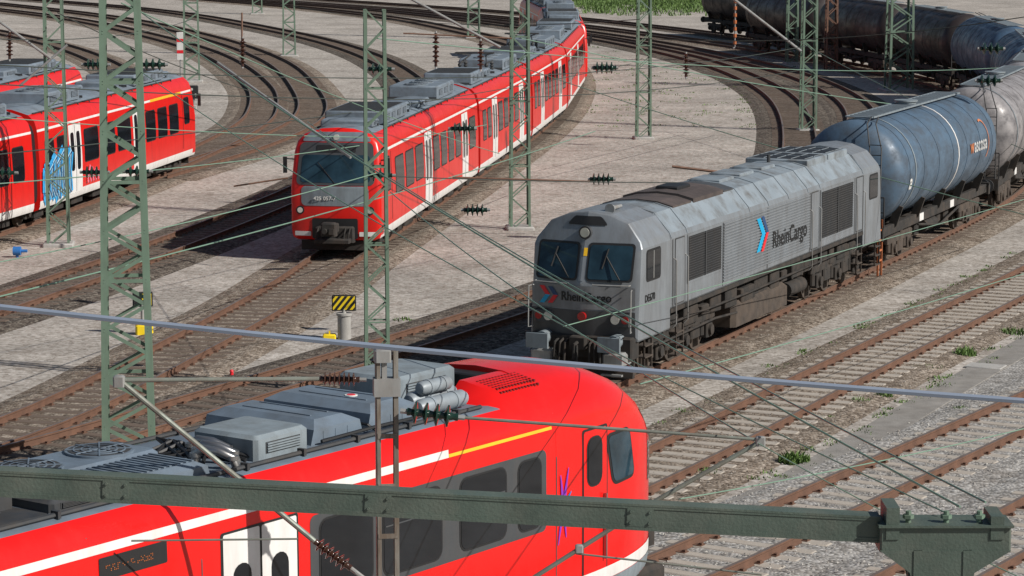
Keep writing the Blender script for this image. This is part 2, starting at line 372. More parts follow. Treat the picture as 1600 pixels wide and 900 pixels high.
tag(st.build('ballast_stones', [M('stone_brown', (.19, .15, .115), .9, 0, .3, 8), M('stone_grey', (.30, .275, .245), .9, 0, .25, 8), M('stone_pale', (.44, .42, .38), .9, 0, .2, 8)], None, 0), 'loose ballast stones lying over the foreground tracks', 'stones', kind='stuff')
# ------------------------------------------------------------------ rolling stock helpers
def place(t, s0, a, b, rev=False):
    p, _ = t.at(s0+a); q, _ = t.at(s0+b); d = (q-p).normalized(); o = p-d*a
    if rev:
        p, _ = t.at(s0-a); q, _ = t.at(s0-b); d = (q-p).normalized(); o = p-d*a
    return (o.x, o.y, 0), atan2(-d.x, d.y)
def interp(half):
    def f(z):
        for (x0, z0), (x1, z1) in zip(half, half[1:]):
            if z0 <= z <= z1 and z1 > z0: return x0+(x1-x0)*(z-z0)/(z1-z0)
        return half[-1][0] if z > half[-1][1] else half[1][0]
    return f
def ringof(half): return half+[(-x, z) for x, z in half[::-1][1:-1]]
def body(half, segs, y0, y1, mats, parent, name='body', front=None, fsegs=None, sm=32):
    R = ringof(half); h = len(half); m = len(R)
    sg = lambda S_: (lambda j: S_[j] if j < h-1 else S_[m-1-j])
    rings = []; mb = MB()
    if front:
        yf, rd, zc = front
        for f, k in ((.0, 0), (.2, 0), (.4, 0), (.6, 0), (.78, .0), (.9, .03), (.955, .16), (.985, .42), (1, 1)):
            rings.append([(x*f, y0+yf(x*f, zc+(z-zc)*f)+rd*k, zc+(z-zc)*f) for x, z in R])
        off = max(p[1] for p in rings[-1])-y0+.05
        mb.loft(rings, 0, False, None)
        rings = [rings[-1], [(x, y0+off, z) for x, z in R]]
        mb.loft(rings, 0, False, sg(fsegs or segs)); rings = [rings[-1]]
    else: rings.append([(x, y0, z) for x, z in R])
    rings.append([(x, y1, z) for x, z in R])
    mb.loft(rings, 0, True, sg(segs))
    return mb.build(name, mats, parent, sm)
def window(par, xf, y0, y1, z0, z1, side, r=.09, fr=.045, glass=None, sh=0, name='window', nc=2, frm=None):
    a = MB(); a.patch(xf, y0-fr, y1+fr, z0-fr, z1+fr, r+fr, .006, side, 0, sh, nc); o = a.build(name, frm or m_rub, par)
    b = MB(); b.patch(xf, y0, y1, z0, z1, r, .012, side, 0, sh, nc); b.build('pane', glass or m_glass, o)
    return o
def wheelset(mb, y, r, mi=0, x=.76):
    for sx in (-x, x): mb.cyl((sx-.07, y, r), (sx+.07, y, r), r, 20, mi=mi); mb.cyl((sx-.11, y, r), (sx+.11, y, r), r*.35, 12, mi=mi)
    mb.cyl((-x, y, r), (x, y, r), .09, 8, mi=mi)
def bogie(par, yc, base, r, n=2, wout=1.0, mat=None, zt=.75):
    mb = MB()
    ext = base*(n-1)/2+.55
    for sx in (-wout, wout):
        mb.cbox(sx-.07, sx+.07, yc-ext, yc+ext, zt-.18, zt+.04, .03)
        for i in range(n):
            y = yc+(i-(n-1)/2)*base
            mb.cbox(sx-.10, sx+.13*(1 if sx > 0 else 1), y-.2, y+.2, r-.18, r+.2, .03)
            mb.cyl((sx-.0+(.1 if sx > 0 else -.1), y, r), (sx+(.2 if sx > 0 else -.2), y, r), .13, 12)
            for dy in (-.32, .32): mb.cyl((sx, y+dy, r-.1), (sx, y+dy, zt), .085, 10)
        for i in range(n-1):
            y = yc+(i-(n-2)/2)*base
            mb.cbox(sx-.09, sx+.09, y-.3, y+.3, zt-.5, zt-.12, .04)
            mb.cyl((sx*1.05, y-.1, zt-.2), (sx*1.05, y+.25, zt+.25), .05, 8)
    mb.box(-wout, wout, yc-.2, yc+.2, zt-.25, zt)
    o = mb.build('bogie', mat or m_black, par)
    for i in range(n):
        y = yc+(i-(n-1)/2)*base; wb = MB(); wheelset(wb, y, r); wb.build('wheelset', m_undr, o)
    return o
def louvre(mb, y0, y1, z0, z1, x, side, n, mi=0, t=.02, k=.3):
    for i in range(n):
        z = z0+(z1-z0)*(i+.5)/n; h = (z1-z0)/n*k
        mb.box(min(x, x+side*t), max(x, x+side*t), y0, y1, z-h, z+h, mi)
def roofbox(par, x0, x1, y0, y1, z0, z1, name='roof_unit', mat=None, slats=None, ch=.05):
    mb = MB(); mb.cbox(x0, x1, y0, y1, z0, z1, ch)
    if slats == 'top':
        n = int((y1-y0)/.16)
        for i in range(n):
            y = y0+.1+(y1-y0-.2)*i/n; mb.box(x0+.12, x1-.12, y, y+.06, z1, z1+.015, 1)
    if slats == 'fans':
        n = max(1, int((y1-y0)/1.1))
        for i in range(n):
            yc = y0+(i+.5)*(y1-y0)/n; sx = (x0+x1)/2
            mb.cyl((sx, yc, z1-.01), (sx, yc, z1+.03), .44, 24); mb.cyl((sx, yc, z1+.02), (sx, yc, z1+.035), .40, 24, mi=1)
            for rr in (.12, .22, .32): mb.lathe((sx, yc, z1+.03), (sx, yc, z1+.045), [(0, rr), (0, rr+.02), (1, rr+.02), (1, rr)], 20, caps=False)
            for a in range(4): mb.beam((sx-.42*cos(a*pi/4), yc-.42*sin(a*pi/4), z1+.042), (sx+.42*cos(a*pi/4), yc+.42*sin(a*pi/4), z1+.042), .02, .012)
    for side, x in ((1, x1), (-1, x0)):
        n = max(1, int((y1-y0)/.9))
        for i in range(n):
            a = y0+(i+.18)*(y1-y0)/n; b = y0+(i+.82)*(y1-y0)/n
            mb.box(min(x, x+side*.006), max(x, x+side*.006), a, b, z0+(z1-z0)*.25, z0+(z1-z0)*.7, 1)
            louvre(mb, a+.02, b-.02, z0+(z1-z0)*.28, z0+(z1-z0)*.68, x+side*.006, side, 4)
    return mb.build(name, [mat or m_eq, m_eqd], par)
# ------------------------------------------------------------------ red suburban unit car
PRO = [(0, .44), (1.2, .44), (1.36, .50), (1.40, .60), (1.42, .78), (1.42, 2.10), (1.37, 3.0), (1.362, 3.12), (1.352, 3.20), (1.27, 3.48), (1.05, 3.70), (.5, 3.87), (0, 3.9)]
SEG = [3, 3, 1, 1, 0, 0, 0, 1, 0, 0, 2, 2]; FSEG = [3, 3, 1, 0, 0, 0, 0, 0, 0, 0, 2, 2]
PX = interp(PRO[1:]); pxf = lambda y, z: PX(z)
def emu_car(L, cab, doors, loc, rz, label, first=None):
    e = thing('railcar', label, 'train car', loc, rz)
    mats = [m_red, m_white, m_roof, m_black]
    yf = lambda x, z: .07*x*x+(.28*(z-2.1) if z > 2.1 else 0)+.05*max(0, 1.2-z)
    body(PRO, SEG, 0, L, mats, e, 'body', (yf, .14, 2.0) if cab else None, FSEG)
    b0 = 2.6 if cab else .6
    for side in (1, -1):
        for d in doors:
            mb = MB(); mb.patch(pxf, d-.70, d+.70, .66, 3.07, .04, .008, side); o = mb.build('door', m_white, e)
            mb = MB(); mb.patch(pxf, d-.015, d+.015, .70, 3.05, 0, .013, side); mb.build('seam', m_rub, o)
            for k in (-1, 1):
                mb = MB(); mb.patch(pxf, d+k*.34-.19, d+k*.34+.19, 1.45, 2.8, .12, .014, side); mb.build('pane', m_glass, o)
        edges = [b0]+[v for d in doors for v in (d-.85, d+.85)]+[L-.5]
        for a, b in zip(edges[::2], edges[1::2]):
            if b-a < .9: continue
            n = max(1, round((b-a)/1.75)); p = (b-a)/n
            for i in range(n):
                window(e, pxf, a+p*i+.20, a+p*(i+1)-.20, 1.66, 2.76, side)
        if first:
            mb = MB(); mb.patch(pxf, first[0], first[1], 3.11, 3.21, 0, .006, side); mb.build('yellow_stripe', m_yel, e)
        if cab:
            window(e, pxf, 1.15, 1.9, 1.9, 2.9, side, .1)
            mb = MB(); mb.patch(pxf, 2.08, 2.12, .9, 3.05, .0, .006, side); mb.build('cab_seam', m_rub, e)
        for y in (L*.33, L*.66):
            mb = MB(); mb.patch(pxf, y, y+.02, .9, 3.45, .0, .005, side); mb.build('panel_seam', m_band, e)
    mb = MB()
    for i in range(int(L/2.2)):
        y = 1.5+i*2.2; mb.cbox(-1.15, 1.15, y, y+random.uniform(.8, 1.6), .2, .46, .03)
    mb.box(-.8, .8, 1.2, L-.6, .36, .5)
    mb.build('underfloor_equipment', m_black, e)
    if cab: bogie(e, 3.1, 2.2, .43, 2, 1.02, zt=.62)
    bogie(e, L-.2 if not cab else L-.6, 2.2, .43, 2, 1.02, zt=.62)
    Z = 3.80
    if cab:
        roofbox(e, -.85, .85, 2.0, 3.0, Z+.02, Z+.22, mat=m_roof)
        roofbox(e, -.98, .98, 3.3, 7.3, Z, Z+.40, slats='top', mat=m_roof)
        roofbox(e, -.6, .7, 7.8, 9.6, Z+.02, Z+.28, mat=m_roof)
        roofbox(e, -.9, .9, L-6.2, L-2.6, Z, Z+.46, slats='fans', mat=m_roof)
        roofbox(e, .2, .9, 10.1, 12.2, Z, Z+.22, mat=m_roof)
    else:
        roofbox(e, -.95, .95, 1.0, 4.2, Z, Z+.42, slats='top', mat=m_roof)
        roofbox(e, -.7, .8, 5.0, 7.0, Z+.02, Z+.28, mat=m_roof)
        roofbox(e, -.95, .95, L-5.5, L-1.4, Z, Z+.44, slats='fans', mat=m_roof)
        mb = MB()
        for sx in (-.55, .55):
            mb.beam((sx, 7.6, 4.2), (sx*.6, 9.0, 4.45), .05); mb.beam((sx*.6, 9.0, 4.45), (sx*1.2, 7.9, 4.58), .04)
            mb.beam((sx, 7.5, 4.2), (sx, 9.4, 4.2), .06)
            for y in (7.6, 9.2): mb.lathe((sx, y, 3.82), (sx, y, 4.2), [(0, .05), (.2, .09), (.3, .05), (.5, .09), (.6, .05), (.8, .09), (1, .05)], 8)
        mb.beam((-.8, 7.9, 4.6), (.8, 7.9, 4.6), .06); mb.beam((-.8, 8.15, 4.6), (.8, 8.15, 4.6), .06)
        mb.build('pantograph', m_eqd, e)
    mb = MB()
    for x in (-1.08, 1.08):
        mb.tube([(x, 2.6 if cab else .5, 3.72), (x, L-.4, 3.72)], .025, 6)
        for i in range(int(L/1.4)):
            if 2.7+i*1.35 < L-.5: mb.box(x-.04, x+.04, 2.7+i*1.35-.03, 2.7+i*1.35+.03, 3.62, 3.72)
    for i in range(6): mb.box(-.9, .9, b0+i*(L-b0-1)/6, b0+i*(L-b0-1)/6+.04, 3.8, 3.89)
    mb.build('roof_conduit', m_eqd, e)
    mb = MB()
    for k in range(5):
        y = L+.02+k*.11; mb.loft([[(x*.93, yy, .7+(z-.44)*.86) for x, z in ringof(PRO)] for yy in (y, y+.05, y+.1)])
    mb.build('gangway_bellows', m_rub, e)
    if cab:
        Y = yf
        mb = MB(); mb.fpatch(Y, -1.24, 1.24, 2.16, 3.46, .16, .012, tap=.08); ws = mb.build('windscreen_surround', m_band, e)
        mb = MB(); mb.fpatch(Y, -1.10, 1.10, 2.24, 3.08, .12, .020, tap=.04); mb.build('windscreen', m_glass2, ws)
        mb = MB(); mb.fpatch(Y, -.62, .62, 3.16, 3.38, .03, .022); mb.build('destination_display', m_rub, ws)
        mb = MB(); mb.fpatch(Y, -1.06, 1.06, 1.52, 2.13, .14, .010); mb.build('grey_panel', m_eq, e)
        text('425 057-7', .17, m_txtw, e, frontM(-.66, Y(0, 1.7)-.022, 1.70), 'number', bold=.008)
        mb = MB(); mb.fpatch(Y, -1.12, 1.12, 3.49, 3.78, .10, .012, tap=.25); mb.build('roof_front', m_roof, e)
        for sx in (-1, 1):
            mb = MB(); x = sx*1.10; y = Y(x, 1.38)
            mb.cyl((x, y+.06, 1.38), (x, y-.035, 1.38), .13, 16); mb.cyl((x-sx*.29, y+.06, 1.38), (x-sx*.29, y-.0, 1.38), .09, 16)
            o = mb.build('headlight', m_rub, e)
            mb = MB(); mb.cyl((x, y-.03, 1.38), (x, y-.045, 1.38), .085, 16); mb.build('lens', m_lamp, o)
            mb = MB(); mb.fpatch(Y, *sorted((sx*.76, sx*1.28)), .58, .72, .02, .012); mb.build('white_bumper', m_white, e)
            mb = MB(); mb.beam((sx*1.3, .55, 2.9), (sx*1.62, .35, 2.95), .04); mb.box(sx*1.62-.06, sx*1.62+.06, .3, .36, 2.5, 3.0); mb.build('mirror', m_rub, e)
        mb = MB(); mb.beam((0, Y(0, 2.25)-.03, 2.22), (-.55, Y(0, 2.85)-.03, 2.85), .02); mb.build('wiper', m_rub, e)
        mb = MB(); mb.cyl((0, Y(0, 3.62)-.0, 3.62), (0, Y(0, 3.62)-.08, 3.62), .09, 14); mb.build('top_headlight', m_lamp, e)
        mb = MB(); mb.fpatch(Y, -.72, .72, .5, 1.14, .06, .016); mb.build('coupler_recess', m_rub, e)
        mb = MB(); mb.cbox(-.62, .62, -.12, .5, .40, .90, .05); mb.cbox(-.16, .16, -.75, -.1, .76, 1.02, .03); mb.cbox(-.24, .24, -1.0, -.72, .70, 1.12, .05)
        mb.cyl((-.1, -1.0, .86), (-.1, -1.12, .86), .08, 10); mb.box(.03, .18, -1.06, -1.0, .76, .94)
        for sx in (-.5, -.36, .36, .5): mb.tube([(sx, -.1, .85), (sx, -.3, .7), (sx*.9, -.32, .45), (sx*.8, -.15, .35)], .025, 6)
        mb.cbox(-.55, .55, -.5, -.1, .42, .55, .03); mb.build('coupler', m_black, e)
        mb = MB(); mb.beam((-1.1, .25, .28), (1.1, .25, .28), .06, .30); mb.build('rail_guard', m_black, e)
    return e
sA = TA.proj(-5.47, 82.5)
loc, rz = place(TA, sA, 3, 19.5); emu_car(20.2, True, [9.0, 17.0], loc, rz, 'front car of the middle red train with grey face and number 425 057-7')
loc, rz = place(TA, sA+20.7, .5, 15.2); emu_car(15.4, False, [4.1, 12.2], loc, rz, 'second car of the middle red train, coupled right behind the front car')
loc, rz = place(TA, sA+36.6, .5, 15.2); emu_car(15.4, False, [4.1, 12.2], loc, rz, 'third car of the middle red train, where it starts to bend')
loc, rz = place(TA, sA+52.5+20.2, 1, 19.5, True); emu_car(20.2, True, [9.0, 17.0], loc, rz, 'fourth car of the middle red train, right behind the third')
loc, rz = place(TA, sA+75.4, 3, 19.5); emu_car(20.2, True, [9.0, 17.0], loc, rz, 'fifth car of the middle red train, near the top edge')
loc, rz = place(TA, sA+96.1, .5, 15.2); emu_car(15.4, False, [4.1, 12.2], loc, rz, 'last car of the middle red train, cut by the top edge')
s5 = T5.proj(-14.3, 110.5)
loc, rz = place(T5, s5, 3, 19.5, True); LT = emu_car(20.2, True, [8.4, 16.2], loc, rz, 'red train car on the left with blue graffiti on its side', first=(2.2, 6.6))
loc, rz = place(T5, s5-20.7, .5, 15.2, True); emu_car(15.4, False, [4.1, 12.2], loc, rz, 'red train car cut by the left edge, coupled to the car with graffiti')
s9 = T9.proj(-21.0, 117)
loc, rz = place(T9, s9, 3, 19.5, True); emu_car(20.2, True, [9.0, 17.0], loc, rz, 'red train car in the upper left, mostly hidden behind the graffiti car')
loc, rz = place(T9, s9-20.7, .5, 15.2, True); emu_car(15.4, False, [4.1, 12.2], loc, rz, 'farthest left red train car, only its roof equipment showing at the frame edge')
gm = MB()
def gl(mb, pts, wd, mi):
    for (y0, z0), (y1, z1) in zip(pts, pts[1:]):
        dy, dz = y1-y0, z1-z0; l = sqrt(dy*dy+dz*dz); ny, nz = -dz/l*wd/2, dy/l*wd/2
        q = [(y0+ny, z0+nz), (y1+ny, z1+nz), (y1-ny, z1-nz), (y0-ny, z0-nz)]
        gl.k += .0005
        mb.add([(-(PX(z)+.02+gl.k), y, z) for y, z in q], [(0, 1, 2, 3)], mi)
gl.k = 0
gl(gm, [(17.0, 1.3), (19.9, 1.3)], 1.15, 0)
for mi, wd in ((0, .50), (1, .13), (2, .05)):
    rr = random.Random(5)
    for k in range(7):
        yy = 16.9+k*.42; a = .66+rr.random()*.15; b = 1.85+rr.random()*.45
        gl(gm, [(yy, a), (yy+.12, (a+b)/2), (yy-.12, b), (yy+.3, b-.2), (yy+.36, a+.3), (yy+.1, a)], wd, mi)
gm.build('blue_graffiti', [m_blu, m_lblu, m_navy, m_pink], LT, 0)
gm = MB()
for k in range(6): gl(gm, [(13.3+k*.3, 1.0+.1*k), (13.6+k*.3, 1.25-.05*k), (13.5+k*.3, .9)], .10, 0)
gm.build('pink_graffiti', [m_pink], LT, 0)
# ------------------------------------------------------------------ near modern red railcar
NP = [(0, .5), (1.25, .5), (1.40, .58), (1.45, .80), (1.46, 1.0), (1.46, 1.95), (1.455, 3.0), (1.445, 3.38), (1.435, 3.50), (1.36, 3.68), (1.22, 3.80), (1.05, 3.84), (0, 3.86)]
NS = [3, 3, 1, 1, 0, 0, 0, 4, 0, 0, 2, 2]
NX = interp(NP[1:]); D0 = 3.5; NN = 2.12
NPn = [(0, .5), (1.25, .5), (1.40, .58), (1.45, .80), (1.46, 1.0), (1.46, 1.95), (1.455, 3.0), (1.445, 3.38), (1.41, 3.55), (1.25, 3.82), (.95, 4.02), (.5, 4.13), (0, 4.16)]
NXn = interp(NPn[1:]); ZC = 1.5
def nscale(z, f): return ZC+(z-ZC)*f if z > ZC else ZC+(z-ZC)*f**.15
def fq(q): return (1-(1-min(max(q, .02), D0)/D0)**NN)**(1/NN)
def xn(y, z):
    q = -y
    if q >= D0: return NXn(z)
    f = fq(q); zz = ZC+(z-ZC)/f if z > ZC else ZC+(z-ZC)/f**.15
    return f*NXn(max(.56, min(zz, 4.1)))
tipd = 1.08; hd = atan2(.588, .809)
tip = Vector((2.43, 43.1, 0))-Vector((.588, .809, 0))*tipd
NT = thing('railcar', 'nearest bright red train with rounded nose, filling the lower left of the picture', 'train car', (tip.x, tip.y, 0), -hd)
rings = []; R = ringof(NPn); h = len(NPn)
fs = [0, .15, .3, .42, .52, .62, .7, .77, .83, .88, .92, .95, .97, .985, .995, 1]
for f in fs:
    q = D0*(1-(1-f**NN)**(1/NN)); rings.append([(x*f, -q, nscale(z, f) if f else ZC) for x, z in R])
D = lambda d: -(d-tipd)
YE = D(5.05)
rings.append([(x, YE, z) for x, z in R])
def segn(j):
    j = j if j < h-1 else len(R)-1-j
    return {0: 3, 1: 3}.get(j, 0)
mb = MB(); mb.loft(rings, 0, True, segn); mb.build('nose', [m_redn, m_white, m_roofn, m_black], NT, 50)
mb = MB(); mb.loft([[(x, y, z) for x, z in ringof(NP)] for y in (YE-.005, -17.6)], 0, True, lambda j: NS[j] if j < h-1 else NS[len(R)-1-j])
mb.build('body', [m_redn, m_white, m_roofn, m_black, m_redn], NT, 32)
mb = MB(); pr = [(.42, 3.80), (1.40, 3.58), (1.25, 3.83), (.95, 4.03), (.5, 4.12), (.42, 4.12)]
mb.loft([[(x, y, z) for x, z in pr] for y in (YE-.006, D(6.0))]+[[(x, D(6.35), min(z, 3.62+(z-3.62)*.35)) for x, z in pr]], 0); mb.build('roof_shoulder', m_redn, NT, 40)
nxf = lambda y, z: NX(z)
for side in (1, -1):
    mb = MB(); mb.patch(nxf, D(24.0), D(7.6), 3.385, 3.495, 0, .006, side, nc=6); mb.build('white_stripe', m_white, NT)
    mb = MB(); mb.patch(xn, D(7.59), D(5.15), 3.385, 3.495, 0, .006, side, nc=8); mb.build('yellow_stripe', m_yel, NT)
    mb = MB(); mb.patch(nxf, D(10.55), D(5.3), 1.92, 3.12, .10, .005, side); mb.build('window_band', m_band, NT)
    for a, b in ((5.45, 5.98), (6.3, 7.35), (7.8, 9.05), (9.3, 10.35)):
        window(NT, lambda y, z: NX(z)+.005, D(b), D(a), 2.03, 3.02, side, .13, .03)
    for a, b in ((6.3, 7.35), (7.8, 9.05)):
        mb = MB(); mb.patch(nxf, D(b)+.03, D(a)-.03, 2.68, 2.70, 0, .022, side); mb.build('window_bar', m_band, NT)
    mb = MB(); mb.patch(xn, D(4.38), D(3.66), .95, 3.24, .05, .004, side, nc=6); dr = mb.build('cab_door', m_rub, NT)
    mb = MB(); mb.patch(xn, D(4.345), D(3.695), .97, 3.205, .05, .009, side, nc=6); mb.build('door_leaf', m_redn, dr)
    window(NT, lambda y, z: xn(y, z)+.008, D(4.24), D(3.86), 2.38, 3.08, side, .14, .03, nc=4, name='cab_door_window')
    mb = MB(); mb.box(*sorted((side*1.45, side*1.50)), D(3.8), D(3.77), 1.2, 2.2); mb.build('handle', m_steel, dr)
    window(NT, xn, D(3.45), D(2.72), 2.3, 3.02, side, .10, .05, nc=8, name='cab_side_window', sh=-.28, glass=m_glass2)
    mb = MB(); mb.patch(nxf, D(12.25), D(10.78), .95, 3.22, .04, .006, side); dr = mb.build('passenger_door', m_rub, NT)
    for a, b in ((10.82, 11.49), (11.53, 12.21)):
        mb = MB(); mb.patch(nxf, D(b), D(a), .97, 3.19, .03, .012, side); mb.build('door_leaf', m_white, dr)
        mb = MB(); mb.patch(nxf, D(b)+.17, D(a)-.17, 1.5, 2.78, .16, .018, side); mb.build('door_pane', m_glass, dr)
    mb = MB(); mb.patch(nxf, D(14.35), D(13.2), 3.06, 3.33, .02, .008, side); dp = mb.build('side_display', m_rub, NT)
    rr = random.Random(2); mb = MB(); y = D(14.25)
    while y < D(13.45):
        for k in range(4):
            if rr.random() < .45: mb.box(*sorted((side*(NX(3.2)+.012), side*(NX(3.2)+.016))), y, y+.014, 3.15+k*.022, 3.16+k*.022)
        y += .028
    mb.build('display_dots', m_dots, dp)
    for a, b in ((14.7, 16.2), (16.6, 18.1)): window(NT, nxf, D(b), D(a), 2.03, 3.02, side, .13, .03)
    for d in (5.05, 12.6, 14.5):
        mb = MB(); mb.patch(nxf if d > 5.2 else xn, D(d), D(d)+.018, .9, 3.6, 0, .004, side); mb.build('panel_seam', m_band, NT)
    mb = MB(); mb.patch(xn, YE, D(1.25), .86, 1.05, 0, .010, side, nc=16); mb.build('white_skirt', m_white, NT)
    mb = MB(); mb.patch(xn, D(3.5), D(1.25), .60, .855, 0, .012, side, nc=14); mb.build('grey_skirt', m_eq, NT)
    mb = MB()
    for a, l, m in ((75, .5, 0), (100, .42, 0), (40, .26, 1), (-40, .26, 0), (8, .16, 1)):
        c, s_ = cos(radians(a)), sin(radians(a)); yc, zc = D(4.88), 2.2
        q = [(yc+c*l-s_*.008, zc+s_*l*1.15+c*.008), (yc+c*l+s_*.008, zc+s_*l*1.15-c*.008), (yc+s_*.045, zc-c*.045), (yc-c*l+s_*.008, zc-s_*l*1.15-c*.008), (yc-c*l-s_*.008, zc-s_*l*1.15+c*.008), (yc-s_*.045, zc+c*.045)]
        mb.add([(side*(NX(2)+.012+.0008*len(mb.f)), y, z) for y, z in q], [tuple(range(6))], m)
    mb.build('star_emblem', [m_pur, m_bluf], NT, 0)
mb = MB(); vs = []; fcs = []
for i, zz in enumerate([2.0+.13*k for k in range(10)]):
    for j in range(13):
        x = -1.0+j/6*1.0; lo, hi = .0, D0
        for _ in range(24):
            m_ = (lo+hi)/2; f = fq(m_); zq = ZC+(zz-ZC)/f
            if zq < 4.15 and f*NXn(min(zq, 4.14)) > abs(x): hi = m_
            else: lo = m_
        vs.append((x, -hi+.012, zz))
for i in range(9):
    for j in range(12): fcs.append((i*13+j, i*13+j+1, (i+1)*13+j+1, (i+1)*13+j))
mb.add(vs, fcs); mb.build('windscreen', m_glass2, NT, 60)
mb = MB(); mb.cbox(-.3, .3, -.4, .5, .62, 1.0, .05); mb.cbox(-.9, .9, -1.4, -.1, .22, .55, .08); mb.build('coupler', m_black, NT)
mb = MB()
for i in range(13):
    for j in range(7):
        y = D(5.85)+i*.075; x = .60+j*.07
        if x < .95: z = 4.117-(x-.5)*.2
        else: z = 4.03-(x-.95)*.66
        mb.box(x, x+.035, y, y+.038, z-.04, z+.006)
mb.build('roof_grille', m_redd, NT)
mb = MB(); mb.cbox(-.85, .38, D(5.35), YE-.01, 3.84, 4.08, .02, 0); mb.build('horn_recess', m_rub, NT)
roofbox(NT, -1.1, -.05, D(6.9), D(5.45), 3.84, 4.22, mat=m_eq)
for x, y0, y1, z, r in ((.5, 7.3, 6.25, 4.0, .13), (.82, 7.5, 6.4, 3.98, .12), (.62, 7.2, 6.5, 4.19, .10)):
    mb = MB(); L_ = y0-y1; mb.lathe((x, D(y0), z), (x, D(y1), z), [(0, .03), (.02, r*.75), (.08, r), (.92, r), (.98, r*.75), (1, .03)], 18)
    for t in (.25, .72): mb.cyl((x, D(y0-L_*t), z), (x, D(y0-L_*t-.05), z), r+.01, 18)
    mb.build('air_reservoir', m_resv, NT)
def hood(mb, x0, x1, ya, yb, z0, z1, c):
    mb.loft([[(x0, ya, z0), (x1, ya, z0), (x1, yb, z0), (x0, yb, z0)], [(x0, ya+c*.4, z1-c*.6), (x1, ya+c*.4, z1-c*.6), (x1, yb-c*.4, z1-c*.6), (x0, yb-c*.4, z1-c*.6)], [(x0+c, ya+c*1.6, z1), (x1-c, ya+c*1.6, z1), (x1-c, yb-c*1.6, z1), (x0+c, yb-c*1.6, z1)]])
for ya, yb, z1_ in ((9.8, 8.72, 4.14), (8.62, 7.5, 4.17)):
    mb = MB(); hood(mb, -1.05, .85, D(ya), D(yb), 3.84, z1_, .16)
    for k in range(2): mb.box(-.7, .5, D(ya)+.4+k*.35, D(ya)+.43+k*.35, z1_-.01, z1_+.012)
    for k in range(3): mb.box(.851, .856, D(ya)+.25+k*.25, D(ya)+.40+k*.25, 3.90, 4.0)
    mb.build('roof_unit', [m_roofn], NT, 20)
mb = MB(); mb.tube([(.95, D(9.7), 3.9), (1.0, D(8.7), 3.93), (.95, D(7.6), 3.9)], .025, 6); mb.tube([(-.2, D(8.67), 4.0), (.9, D(8.67), 3.95), (1.0, D(8.6), 3.86)], .02, 6); mb.build('roof_hoses', m_rub, NT)
mb = MB(); mb.cyl((.1, D(8.05), 4.165), (.1, D(8.05), 4.182), .09, 14); lb_ = mb.build('round_label', m_txtw, NT)
mb = MB(); mb.cyl((.1, D(8.05), 4.18), (.1, D(8.05), 4.188), .06, 14); mb.build('round_label_centre', m_lred, lb_)
roofbox(NT, -.15, .95, D(11.0), D(9.95), 3.84, 4.17, mat=m_eq)
for dx, dy in ((.35, 0), (.62, .18), (.82, .42)):
    mb = MB(); pts = [(dx-.25, D(11.3)-dy, 3.88), (dx-.25, D(11.3)-dy, 4.02), (dx-.15, D(11.28)-dy, 4.10), (dx+.05, D(11.2)-dy, 4.08), (dx+.2, D(11.1)-dy, 4.0), (dx+.22, D(11.05)-dy, 3.86)]
    mb.tube(pts, .055, 12)
    for q in (pts[1], pts[4]): mb.cyl((q[0], q[1], q[2]-.025), (q[0], q[1], q[2]+.025), .075, 12)
    mb.build('exhaust_pipe', m_steel, NT)
mb = MB()
for k in range(9): mb.tube([(random.uniform(-.9, .9), D(10.9)-random.random()*.3, 3.88), (random.uniform(-.6, .6), D(11.2), 4.0), (random.uniform(-.9, 1.0), D(11.6)-random.random()*.3, 3.88)], .03, 6)
mb.build('roof_hoses', m_rub, NT)
for x in (1.1, -1.1):
    mb = MB(); mb.tube([(x, D(6.4), 3.87), (x, D(17), 3.87)], .03, 6)
    for k in range(9): mb.box(x-.06, x+.06, D(7+k*1.1), D(7+k*1.1)+.05, 3.83, 3.92)
    mb.build('roof_conduit', m_eqd, NT)
roofbox(NT, -1.0, -.05, D(15.4), D(11.7), 3.84, 4.02, mat=m_roofn, slats='fans')
mb = MB(); hood(mb, .0, .98, D(13.6), D(11.9), 3.84, 4.03, .1)
for k in range(14): mb.box(.12, .86, D(13.4)+k*.1, D(13.4)+k*.1+.04, 4.03, 4.045)
mb.build('ribbed_roof_panel', m_roofn, NT, 20)
roofbox(NT, .0, .95, D(14.6), D(13.8), 3.84, 4.0, mat=m_eqd)
mb = MB()
for k in range(12):
    x = random.uniform(-.8, .9); y = D(random.uniform(14.8, 17.5)); mb.cbox(x-.15, x+.15, y-.2, y+.2, 3.84, 3.9+random.random()*.25, .03)
for k in range(3):
    x = -.6+k*.6; mb.lathe((x, D(15.2), 3.86), (x, D(15.2), 4.25), [(0, .05), (.15, .1), (.3, .05), (.45, .1), (.6, .05), (.75, .1), (1, .05)], 10)
mb.box(-.95, 1.0, D(17.6), D(14.7), 3.84, 3.875)
mb.build('roof_apparatus', m_eqd, NT)
bogie(NT, D(4.6), 2.3, .43, 2, 1.05, zt=.62); bogie(NT, D(18.3), 2.3, .43, 2, 1.05, zt=.62)
mb = MB(); mb.box(-1.0, 1.0, D(18), D(3), .4, .56)
for k in range(5): mb.cbox(-1.2, 1.2, D(16.5)+k*2.0, D(16.5)+k*2.0+1.4, .2, .52, .04)
mb.build('underfloor_equipment', m_black, NT)
